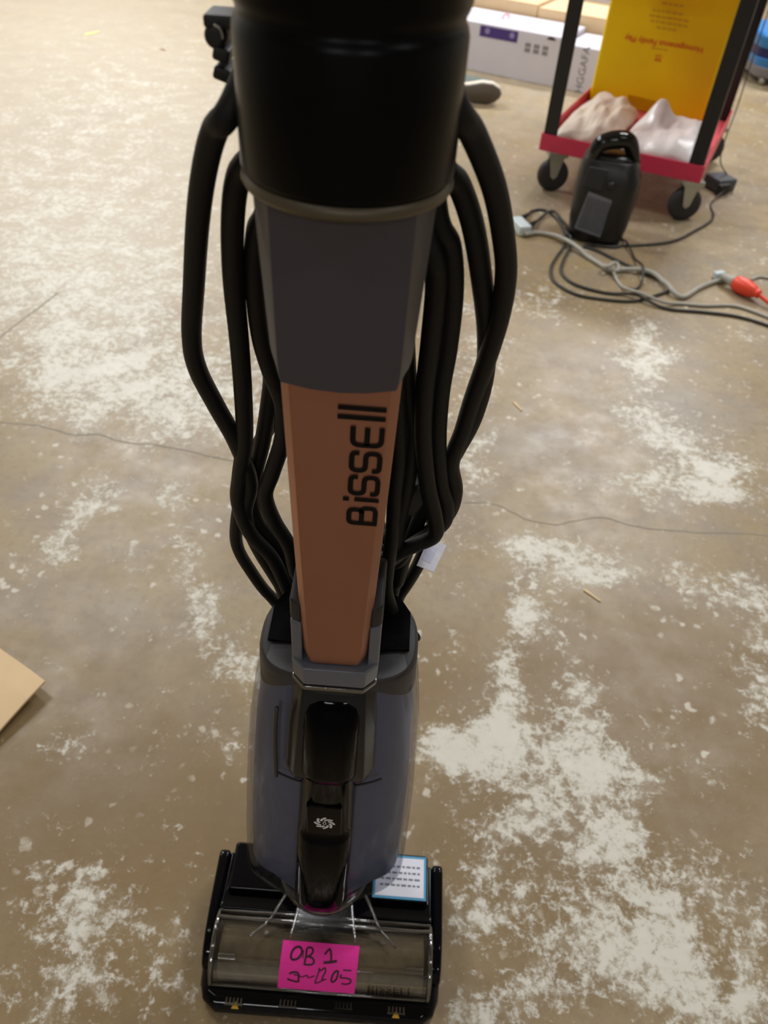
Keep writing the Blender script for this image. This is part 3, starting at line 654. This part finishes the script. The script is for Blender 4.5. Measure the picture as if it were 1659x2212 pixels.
for (u, n) in ((0, 0), (.518, 0), (.0, .66), (.518, .66)):
    u2 = u+(.0 if u == 0 else -.06) if False else u
    uu = -.005 if u == 0 else .462
    if n == 0: uu = u if u == 0 else .47
    base = cp(uu, n, 0); ang = Matrix.Rotation(math.atan2(CU.y, CU.x)-math.radians(62), 3, 'Z')
    ax = ang @ Matrix(((0, 0, 1), (1, 0, 0), (0, 1, 0)))
    bm = bmesh.new(); lathe(bm, [(.012, -.013), (.044, -.015), (.055, -.010), (.055, .010), (.044, .015), (.012, .013)], base+Vector((0, 0, .055)), axis=ax, seg=28); fin('caster_wheel', bm, 'rubber', CART, smooth=True)
    bm = bmesh.new()
    for s in (-1, 1):
        dd = ang @ Vector((s*.019, 0, 0)); fwd = ang @ Vector((0, 1, 0))
        prism(bm, [base+dd+fwd*a+Vector((0, 0, z)) for a, z in ((-.026, .122), (.026, .122), (.012, .054), (0, .044), (-.012, .054))], (ang @ Vector((s*.003, 0, 0))))
    box(bm, base+Vector((0, 0, .12)), (.05, .055, .006), ang); box(bm, base+Vector((0, 0, .131)), (.07, .07, .016), ang); fin('caster_fork', bm, 'zinc', CART, bevel=.002)

# yellow sheet box standing upside down on the lower shelf
YN = .60; ZS = .1507
bm = bmesh.new(); ul, ur = -.048, .405
prism(bm, [cp(ul, YN, ZS), cp(ur, YN, ZS), cp(ur, YN, .70), cp(ul, YN, .70)], CN*.075)
YEL = fin('yellow_box', bm, 'yellow', None, bevel=.012, segs=3); tag(YEL, 'tall yellow plastic box with upside-down orange lettering on the red cart', 'box')
def yp(px, py):
    r = ray(px, py); o = Vector((0, 0, H)); k = (cp(0, YN, 0)-o).dot(CN)/r.dot(CN); return o+r*k
def ytext(s, pl, pr, mat):
    a, b_ = yp(*pl), yp(*pr); c = (a+b_)/2; x = -CU
    o = text('lettering', s, 1, mat, YEL, (0, 0, 0), (1, 0, 0), (0, 1, 0), lift=0, bold=.022 if mat == 'orange_ink' else 0); me = o.data
    xs_ = [v.co.x for v in me.vertices]; w_ = max(xs_)-min(xs_); k = (b_-a).dot(CU)/w_; hk = k
    me.transform(Matrix.Translation(c-CN*.0008) @ Matrix((-CU, Vector((0, 0, -1)), -CN)).transposed().to_4x4() @ Matrix.Diagonal((k, hk, 1, 1)))
ytext('Homogeneous Family Play', (1352, 72), (1516, 118), 'orange_ink')
bm = bmesh.new()                          # faint small print, too blurred to read: rows of word-sized dashes
for pl, pr in (((1407, 103), (1444, 113)), ((1418, 58), (1459, 70)), ((1405, 46), (1487, 60)), ((1402, 34), (1488, 49)), ((1410, 22), (1480, 36)), ((1430, 6), (1474, 18))):
    a, b_ = yp(*pl), yp(*pr); wl_ = (b_-a).dot(CU); zc = (a.z+b_.z)/2; x = 0.0
    while x < wl_-.006:
        w_ = min(random.uniform(.008, .022), wl_-x); o_ = a+CU*x; o_.z = zc
        prism(bm, [o_-CN*.0004, o_+CU*w_-CN*.0004, o_+CU*w_+Vector((0, 0, .006))-CN*.0004, o_+Vector((0, 0, .006))-CN*.0004], -CN*.0005); x += w_+.005
fin('small_print', bm, 'faint_ink', YEL, kind='stuff')
c0 = yp(1422, 126); bm = bmesh.new()
ribbon(bm, [[(-.012, .008), (0, -.012), (.012, .008), (-.012, .008)], [(-.006, .003), (.006, .003)], [(-.014, -.006), (-.008, -.012)], [(.014, -.006), (.008, -.012)]], .003, lambda u, v: c0-CN*.0008+CU*u+Vector((0, 0, -v)))
fin('emblem', bm, 'orange_ink', YEL)
a, b_, c, d = yp(1358, 204), yp(1425, 220), yp(1422, 246), yp(1354, 226)
bm = bmesh.new(); prism(bm, [a-CN*.0004, b_-CN*.0004, c-CN*.0004, d-CN*.0004], -CN*.0006); fin('tape_strip', bm, P('clear brown tape', srgb(196, 150, 4), .2), YEL)

# crumpled plastic bags on the lower shelf
def bag(name, mat, u0, u1, n0, n1, h0, peaks, label):
    bm = bmesh.new(); nu, nn_ = 26, 18; rows = []
    for j in range(nn_+1):
        row = []
        for i in range(nu+1):
            a, b2 = i/nu, j/nn_
            e = (1-abs(2*a-1)**3.2)*(1-abs(2*b2-1)**3.2)
            z = h0*e**.5
            for (pa, pb, pr, ph) in peaks: z += ph*math.exp(-((a-pa)**2+(b2-pb)**2)/pr**2)*min(1, e*4)
            z += e*.026*noise.noise((a*7, b2*7, h0*50))+e*.020*abs(noise.noise((a*13, b2*13, 3)))-.006*e
            q = cp(u0+(u1-u0)*a+.008*noise.noise((b2*5, 0, 2)), n0+(n1-n0)*b2+.010*noise.noise((a*5, 4, 1)), .1507+max(0, z))
            row.append(bm.verts.new(q))
        rows.append(row)
    for j in range(nn_):
        for i in range(nu): bm.faces.new((rows[j][i], rows[j][i+1], rows[j+1][i+1], rows[j+1][i]))
    edge = rows[0]+[r[-1] for r in rows[1:]]+rows[-1][-2::-1]+[r[0] for r in rows[-2:0:-1]]
    bm.faces.new(edge[::-1])
    o = fin(name, bm, mat, smooth=True); s = o.modifiers.new('s', 'SUBSURF'); s.levels = s.render_levels = 1
    return tag(o, label, 'bag', None)
bag('plastic_bag', 'bag', .195, .488, -.02, .36, .085, [(.30, .62, .16, .075), (.75, .35, .3, .02), (.85, .75, .2, .03)], 'bunched white plastic bag with a knotted peak in the red cart')
bag('plastic_bag', 'bag2', -.040, .19, .0, .52, .070, [(.5, .75, .3, .03), (.75, .5, .25, .012)], 'flat cream and white plastic bag in front of the yellow box')

# ------------------------------------------------------------------ black appliance on the floor
DY = 2.5; D0 = atZ(1287, 508); dc = Vector((.622, 2.50, 0))
DEV = thing('power_unit', 'black moulded power unit with glossy top handle standing on the floor', 'appliance', dc)
rz = Matrix.Rotation(math.radians(-14), 3, 'Z')
def dr(z, a, b_, ox=0, oy=0, e=3.2):
    return [dc+rz @ Vector((x, y, 0))+Vector((ox, oy, z_)) for x, y, z_ in sring(0, 0, a, b_, z, 40, e)]
bm = bmesh.new(); loft(bm, [dr(.0, .080, .062), dr(.006, .086, .068), dr(.06, .094, .074), (dr(.15, .100, .078)), dr(.20, .098, .076, 0, .004), dr(.235, .088, .068, -.004, .010), dr(.25, .080, .062, -.006, .012)])
fin('body', bm, 'device', DEV, smooth=True, bevel=.003)
bm = bmesh.new()
tube(bm, [dc+rz @ Vector(p) for p in ((-.065, -.030, .235), (-.052, -.020, .285), (-.005, -.004, .302), (.035, .008, .294), (.066, .016, .235))], .02, seg=16, sub=6, rad=lambda t: .017+.010*math.sin(t*math.pi)); fin('handle', bm, P('very glossy black', srgb(14, 14, 14), .08), DEV, smooth=True)
bm = bmesh.new(); loft(bm, [dr(.244, .074, .056, -.006, .012), dr(.262, .05, .038, -.006, .012)]); fin('top_cap', bm, 'device', DEV, smooth=True)
def dface(u, z, l=0):                     # point on the front of the body
    return dc+rz @ Vector((u, -.0725-.028*(z-.03)*(z < .2)-l, z))
bm = bmesh.new(); prism(bm, [dface(-.068, .045), dface(.018, .030), dface(.026, .150), dface(-.050, .165)], rz @ Vector((0, -.003, 0))); lb = fin('rating_label', bm, 'device_label', DEV)
bm = bmesh.new()
for k in range(15):
    u = -.060+k*.0052; prism(bm, [dface(u, .05-.012*k/15, .0034), dface(u+.0022, .05-.012*k/15, .0034), dface(u+.0142, .152-.012*k/15, .0034), dface(u+.012, .152-.012*k/15, .0034)], rz @ Vector((0, -.0004, 0)))
fin('label_print', bm, P('label print', srgb(58, 60, 68), .5), lb)
bm = bmesh.new(); p = dface(.012, .19, -.004); lathe(bm, [(.004, -.010), (.010, -.009), (.013, -.004), (.014, .01)], p, axis='y', seg=20); fin('knob', bm, 'device', DEV, smooth=True)
bm = bmesh.new(); prism(bm, [dface(-.075, .175, -.004), dface(-.012, .172, -.004), dface(-.008, .232, -.012), (dface(-.066, .234, -.012))], rz @ Vector((0, -.006, 0))); fin('front_panel', bm, 'black_matte', DEV, bevel=.003)

# ------------------------------------------------------------------ cords on the floor
op = atZ(1612, 622, .0245); dv = (atZ(1660, 642, .0245)-atZ(1592, 608, .0245)); dv.z = 0; dv.normalize()   # the orange plug and the way it points
CABLES = []                               # centre lines laid so far: a later cable climbs over the earlier ones
def fcord(name, pts, r, mat, label, clear=True, tail=None):
    P3 = [atZ(p[0], p[1], r+.0003+(p[2] if len(p) > 2 else 0)) for p in pts]+([Vector(q) for q in tail] if tail else [])
    raw = smooth_path(P3, 14); line = [raw[0]]
    for p in raw[1:]:
        k = max(1, int((p-line[-1]).length/.004)); a = line[-1]
        line += [a.lerp(p, (q+1)/k) for q in range(k)]
    for p in line:
        p.z = max(p.z, r+.0003)
        if clear:                         # lead it round the foot of the power unit
            q = rz.inverted() @ (p-dc); e = (abs(q.x)/(.0925+r))**3.2+(abs(q.y)/(.0735+r))**3.2
            if e < 1:
                k = e**(-1/3.2); w = dc+rz @ Vector((q.x*k, q.y*k, 0)); p.x, p.y = w.x, w.y
    need = [0.0]*len(line)
    for L2, r2 in CABLES:
        R = r+r2+.0007
        for i_, p in enumerate(line):
            for c in L2:
                d2 = (p.x-c.x)**2+(p.y-c.y)**2
                if d2 < R*R: need[i_] = max(need[i_], c.z+math.sqrt(R*R-d2)-p.z)
    up_by = [0.0]*len(line)
    for j_, n_ in enumerate(need):
        if n_ > 0:
            for i_ in range(max(0, j_-16), min(len(line), j_+17)):
                f = abs(i_-j_)/16.5; up_by[i_] = max(up_by[i_], n_*(1-f*f*(3-2*f)))
    for p, h_ in zip(line, up_by): p.z += h_
    CABLES.append((line, r))
    bm = bmesh.new(); tube(bm, line, r, seg=8, sub=1); return tag(fin(name, bm, mat, smooth=True), label, 'cord')
fcord('loose_cable', [(1136, 467, .008), (1152, 455), (1180, 455), (1205, 475), (1219, 505), (1219, 530), (1202, 555), (1190, 580), (1198, 608), (1240, 634), (1300, 646), (1370, 650), (1420, 637), (1448, 624), (1430, 606), (1380, 584), (1330, 561), (1290, 541), (1262, 532), (1290, 530), (1370, 530), (1450, 522), (1500, 499), (1536, 477), (1541, 461)], .0045, 'darkcord', 'long dark grey power cord looped on the floor by the black power unit')
fcord('loose_cable', [(1152, 484, .008), (1174, 467), (1194, 462), (1212, 474), (1227, 500), (1232, 530), (1217, 562), (1213, 588), (1240, 613), (1300, 631), (1360, 638), (1400, 655), (1450, 668), (1520, 674), (1600, 685), (1690, 713)], .0045, 'darkcord', 'dark grey cord running from the pale adapter past the knot towards the orange plug')
gx = fcord('loose_cable', [(1134, 506, .005), (1162, 503), (1195, 511), (1240, 537), (1290, 567), (1318, 584), (1350, 583), (1400, 592), (1434, 613), (1452, 634), (1478, 641), (1510, 622), (1545, 608), (1570, 606)], .007, 'greycord', 'thick pale grey extension cord with a knot lying across the floor', tail=[op-dv*.085, op-dv*.06])
fcord('loose_cable', [(1322, 590), (1334, 607), (1350, 626), (1368, 641), (1420, 657), (1470, 656), (1520, 660), (1580, 660), (1620, 670), (1690, 697)], .0045, 'greycord', 'thin pale grey cord trailing from the knot towards the orange plug')
fcord('loose_cable', [(1338, 508), (1345, 518), (1354, 532), (1372, 562), (1384, 590), (1386, 610), (1374, 624), (1354, 621)], .0035, 'darkcord', 'short black cord hanging from the foot of the power unit over the other cords', clear=False)
fcord('loose_cable', [(1622, 604), (1645, 598), (1690, 608)], .004, 'greycord', 'grey cord end curving behind the orange plug')
# knot
bm = bmesh.new(); kp = atZ(1318, 584, .010)
tube(bm, [kp+Vector((.022*math.cos(a), .014*math.sin(a*2), .012+.008*math.sin(a))) for a in [i*.5 for i in range(15)]], .006, seg=8, sub=4); fin('cord_knot', bm, 'greycord', gx, smooth=True)
# pale adapter with two dark plugs
ad = atZ(1122, 500, .0); ADP = thing('plug_adapter', 'pale blue-white plug adapter with two black plugs lying on the floor', 'plug', ad)
bm = bmesh.new(); box(bm, ad+Vector((0, 0, .018)), (.042, .085, .034), Matrix.Rotation(.35, 3, 'Z')); fin('body', bm, 'white_plug', ADP, bevel=.006)
for q0, q1 in (((1117, 478), (1140, 464)), ((1135, 494), (1156, 480))):
    bm = bmesh.new(); tube(bm, [atZ(*q0, .018), atZ(*q1, .012)], .012, seg=12, sub=4, rad=lambda t: .0135-.007*t); fin('plug', bm, 'black_matte', ADP, smooth=True)
# orange plug with pale socket end
ORP = thing('orange_plug', 'bright orange cord plug in a pale clear socket end on the floor', 'plug', atZ(1612, 622))
bm = bmesh.new(); tube(bm, [op-dv*.045, op-dv*.03, op, op+dv*.03, op+dv*.045], .022, seg=14, sub=4, rad=lambda t: .013+.011*math.sin(min(1, t*1.25)*math.pi)**.7); fin('plug_body', bm, 'orange', ORP, smooth=True)
bm = bmesh.new(); tube(bm, [op+dv*.04, op+dv*.09+Vector((0, 0, -.010)), op+dv*.16+Vector((0, 0, -.0182)), op+dv*.4+Vector((0, .11, -.0182))], .006, seg=8); fin('plug_cord', bm, 'orange', ORP, smooth=True)
bm = bmesh.new(); tube(bm, [op-dv*.085, op-dv*.06, op-dv*.04], .018, seg=14, sub=2, rad=lambda t: .009+.009*t); fin('socket_end', bm, 'greycord', ORP, smooth=True)
bm = bmesh.new(); p = atZ(1553, 594, .0108); box(bm, p, (.035, .02, .022), Matrix.Rotation(.4, 3, 'Z')); o = fin('socket_cap', bm, 'white_plug', bevel=.004); tag(o, 'small white socket cap lying beside the orange plug', 'cap')
# transformer block beside the cart
tb = atZ(1553, 412); TR = thing('power_adapter', 'dark grey power adapter block beside the right caster of the cart', 'adapter', tb)
rt = Matrix.Rotation(math.radians(25), 3, 'Z')
bm = bmesh.new(); box(bm, tb+Vector((0, .02, .024)), (.085, .085, .046), rt); fin('body', bm, P('adapter plastic', srgb(78, 80, 86), .5), TR, bevel=.006)
bm = bmesh.new(); box(bm, tb+rt @ Vector((-.02, -.036, .022)), (.05, .02, .034), rt); fin('socket_face', bm, 'black_matte', TR, bevel=.003)
bm = bmesh.new(); tube(bm, [tb+Vector((.03, .045, .04)), cp(U1+.025, .36, .12), cp(U1+.02, .5, .26), cp(U1+.012, .60, .45), cp(U1+.012, .62, .70)], .0025, seg=6); fin('lead', bm, 'darkcord', TR, smooth=True)
bm = bmesh.new(); tube(bm, [tb+rt @ Vector((-.02, -.045, .02)), atZ(1536, 440, .004), atZ(1543, 466, .004)], .003, seg=6); fin('lead', bm, 'darkcord', TR, smooth=True)

# ------------------------------------------------------------------ cartons behind the cart
BA = atZ(1005, 150); BB = atZ(1200, 190); BU = (BB-BA).normalized(); BN = Vector((-BU.y, BU.x, 0)); BR = Matrix((BU, BN, Vector((0, 0, 1)))).transposed()
def bp_(u, n, z): return BA+BU*u+BN*n+Vector((0, 0, z))
def carton(name, u0, u1, n0, n1, z0, z1, mat, label, lid=None, seam=False):
    T = thing(name, label, 'box', bp_((u0+u1)/2, (n0+n1)/2, z0))
    bm = bmesh.new(); box(bm, bp_((u0+u1)/2, (n0+n1)/2, (z0+z1)/2), (u1-u0, n1-n0, z1-z0), BR); fin('carton_body', bm, mat, T, bevel=.004)
    hn = (n1-n0)/2-.002
    for k in (0, 1):
        a = n0+.001+k*(hn+.002)
        bm = bmesh.new(); box(bm, bp_((u0+u1)/2, a+hn/2, z1+.0022), (u1-u0-.002, hn, .004), BR); fin('top_flap', bm, mat, T, bevel=.001)
    return T
WB = carton('white_carton', -.15, .49, 0, .32, 0, .208, 'whitebox', 'long white paper carton with a purple panel on its side')
fz = .0006
def bface(u, z, l=.0008): return bp_(u, -l, z)
bm = bmesh.new(); prism(bm, [bface(.055, .158), bface(.255, .158), bface(.255, .205), bface(.055, .205)], -BN*.0005); pp = fin('purple_panel', bm, 'purple', WB)
for u in (.095, .225):
    bm = bmesh.new(); lathe(bm, [(.003, -.0005), (.013, -.0003), (.013, .001)], bface(u, .185, .0018), axis=BR @ Matrix(((1, 0, 0), (0, 0, 1), (0, -1, 0))), seg=14); fin('panel_mark', bm, P('pale lilac print', srgb(150, 140, 190), .5), pp)
for k in range(3):
    u = .30+k*.045
    bm = bmesh.new()
    for j in range(2):
        for i in range(3): prism(bm, [bface(u+i*.010, .128+j*.022), bface(u+i*.010+.007, .128+j*.022), bface(u+i*.010+.007, .145+j*.022), bface(u+i*.010, .145+j*.022)], -BN*.0005)
    fin('carton_symbol', bm, P('grey carton ink', srgb(118, 116, 122), .6), WB)
bm = bmesh.new(); prism(bm, [bface(.425+.022*math.cos(a), .196+.012*math.sin(a)) for a in [i*math.pi/10 for i in range(11)]], -BN*.0005); fin('hand_hole', bm, 'black_matte', WB)
WB2 = carton('white_carton', .50, .672, .0, .30, 0, .186, 'whitebox', 'narrow white carton with vertical marker writing beside the cart post')
text('handwriting', 'HGGAFA', .05, 'grey_ink', WB2, bp_(.606, -.0006, .098), (0, 0, 1), -BU, lift=.0004)
carton('kraft_carton', .69, 1.02, .01, .325, 0, .17, 'kraft', 'low brown cardboard carton behind the yellow box')
carton('kraft_carton', -.22, .215, .34, .72, 0, .262, 'kraft', 'brown cardboard carton behind the white carton with the purple panel')
BC3 = carton('kraft_carton', .225, .95, .335, 1.0, 0, .252, 'kraft', 'wide brown cardboard carton standing behind the cart post')
WB3 = carton('white_carton', .30, .62, .72, .98, .256, .46, 'whitebox', 'white carton with purple edge on top of the wide brown carton')
bm = bmesh.new(); prism(bm, [bp_(.34, .719, .275), bp_(.50, .719, .275), bp_(.50, .719, .35), bp_(.34, .719, .35)], -BN*.0006); fin('purple_panel', bm, 'purple', WB3)
bm = bmesh.new(); q = bp_(.10, .16, .2135); tube(bm, [q, q+Vector((.01, 0, .018)), q+Vector((.03, .0, .020)), q+Vector((.035, 0, .004))], .004, seg=8); o = fin('pink_scrap', bm, P('pink film', srgb(226, 150, 170), .3), smooth=True); tag(o, 'tiny pink scrap of film on top of the long white carton', 'scrap')

# ------------------------------------------------------------------ shoe lying on its side
so = atZ(1012, 232, .0); SH = thing('shoe', 'grey-green shoe with cream foam sole lying on its side', 'shoe', so+Vector((-.06, .06, 0)))
tip = atZ(1080, 228, .0); sx = Vector((1, .06, 0)).normalized(); sy = Vector((-sx.y, sx.x, 0))
# sole outline in its own plane (length s, width t); plane tilted so that the sole looks towards the viewer
tilt = math.radians(106); su_ = (sy*math.cos(tilt)+Vector((0, 0, 1))*math.sin(tilt)); sn_ = sx.cross(su_)   # sn_ points out of the sole towards -y
L_ = .285; org = tip-sx*L_+Vector((0, .0, -.0026))
OUT = [(0, .030), (.02, .008), (.06, .004), (.12, .012), (.17, .004), (.22, -.0), (.26, .012), (.28, .034), (.285, .052), (.275, .074), (.24, .094), (.19, .098), (.13, .084), (.07, .080), (.02, .070), (.004, .052)]
def spt(s_, t_, h_): return org+sx*s_+su_*(t_+.001)-sn_*h_
cen = (.145, .048)
def sc(k, h_): return [spt(cen[0]+(a-cen[0])*k, cen[1]+(b_-cen[1])*k, h_) for a, b_ in OUT]
bm = bmesh.new(); loft(bm, [sc(.93, 0), sc(.98, .003), sc(.99, .010)]); fin('outsole', bm, 'shoe_out', SH, smooth=True)
bm = bmesh.new(); loft(bm, [sc(.985, .0095), sc(1.0, .016), sc(.98, .032), sc(.93, .036)]); fin('midsole', bm, 'shoe_mid', SH, smooth=True)
def up(k, h_, sh): return [spt(cen[0]-sh+(a-cen[0])*(k-sh*2.2), cen[1]+(b_-cen[1])*k, h_) for a, b_ in OUT]
bm = bmesh.new(); loft(bm, [up(.93, .034, 0), up(.92, .05, .004), up(.82, .07, .03), up(.68, .09, .06), up(.62, .11, .075)]); fin('upper', bm, 'shoe_upper', SH, smooth=True)
for k in range(3):
    bm = bmesh.new(); s0 = .15-k*.025; h0 = .075+k*.014
    tube(bm, [spt(s0, .018, h0-.012), spt(s0+.008, .045, h0+.008), spt(s0, .075, h0-.010)], .003, seg=6); fin('lace', bm, 'black_matte', SH, smooth=True)

# ------------------------------------------------------------------ blue tub at the right edge
tb0 = Vector((2.0, 4.72, 0)); TB = thing('blue_tub', 'blue storage tub with dark blue band on a grey wheeled base', 'tub', tb0)
def tr_(z, k): return [tb0+Vector((x*k, y*k, z)) for x, y, _ in sring(0, 0, .29, .21, 0, 32, 5)]
bm = bmesh.new(); loft(bm, [tr_(.035, .86), tr_(.085, .90)]); fin('base_tray', bm, 'greybin', TB, bevel=.006)
bm = bmesh.new(); loft(bm, [tr_(.083, .88), tr_(.125, .92)]); fin('tub_lower', bm, 'blue', TB, bevel=.004)
bm = bmesh.new(); loft(bm, [tr_(.122, .895), tr_(.170, .905)]); fin('tub_band', bm, 'navy', TB)
bm = bmesh.new(); loft(bm, [tr_(.166, .93), tr_(.215, .98), tr_(.235, .95)]); fin('tub_lid', bm, 'blue', TB, bevel=.008)
for x in (-.2, .2):
    for y in (-.14, .14):
        bm = bmesh.new(); lathe(bm, [(.006, -.012), (.021, -.011), (.021, .011), (.006, .012)], tb0+Vector((x, y, .021)), axis='x', seg=18); fin('wheel', bm, 'zinc', TB, smooth=True)

# ------------------------------------------------------------------ cardboard sheet on the floor at the left
c1, c2, c3 = atZ(95, 1466, .03), atZ(-10, 1392, .012), atZ(-10, 1592, .012)
e1 = (c2-c1); e2 = (c3-c1)
pts = []; bm = bmesh.new(); nG = 14; low = []; hi = []
for j in range(nG+1):
    r1 = []; r2 = []
    for i in range(nG+1):
        a, b_ = i/nG, j/nG
        p = c1+e1.normalized()*(a*.42)+e2.normalized()*(b_*.50)
        lift = .0003+.020*math.exp(-(a*a+b_*b_)*14)
        r1.append(bm.verts.new((p.x, p.y, lift))); r2.append(bm.verts.new((p.x, p.y, lift+.004)))
    low.append(r1); hi.append(r2)
for g in (low, hi):
    for j in range(nG):
        for i in range(nG): bm.faces.new((g[j][i], g[j][i+1], g[j+1][i+1], g[j+1][i]))
for k in range(nG):
    for (i0, j0, i1, j1) in ((k, 0, k+1, 0), (k, nG, k+1, nG), (0, k, 0, k+1), (nG, k, nG, k+1)): bm.faces.new((low[j0][i0], low[j1][i1], hi[j1][i1], hi[j0][i0]))
o = fin('cardboard_sheet', bm, 'kraft'); tag(o, 'flat tan cardboard sheet with a lifted corner on the concrete', 'cardboard')

# ------------------------------------------------------------------ litter on the floor
def chip(name, a, b_, w_, mat, label):
    A, B = atZ(*a), atZ(*b_); t_ = (B-A).normalized(); n = Vector((-t_.y, t_.x, 0))*w_
    bm = bmesh.new(); prism(bm, [A-n+Vector((0, 0, .0005)), B-n*.6+Vector((0, 0, .0005)), B+n*.6+Vector((0, 0, .0005)), A+n+Vector((0, 0, .0005))], (0, 0, .002)); o = fin(name, bm, mat, bevel=.0005); tag(o, label, 'scrap')
chip('paper_scrap', (182, 76), (217, 68), .010, 'yellow_chip', 'pale yellow paper scrap lying alone on the bare floor')
chip('wood_splinter', (1110, 870), (1127, 888), .003, 'tan_chip', 'short tan wood splinter on the floor beside the cord loops')
chip('wood_splinter', (1262, 1275), (1297, 1300), .0025, 'tan_chip', 'long thin tan wood splinter on the stained floor')
chip('floor_chip', (348, 106), (358, 110), .008, 'kraft_edge', 'tiny brown crumb on the pale floor')
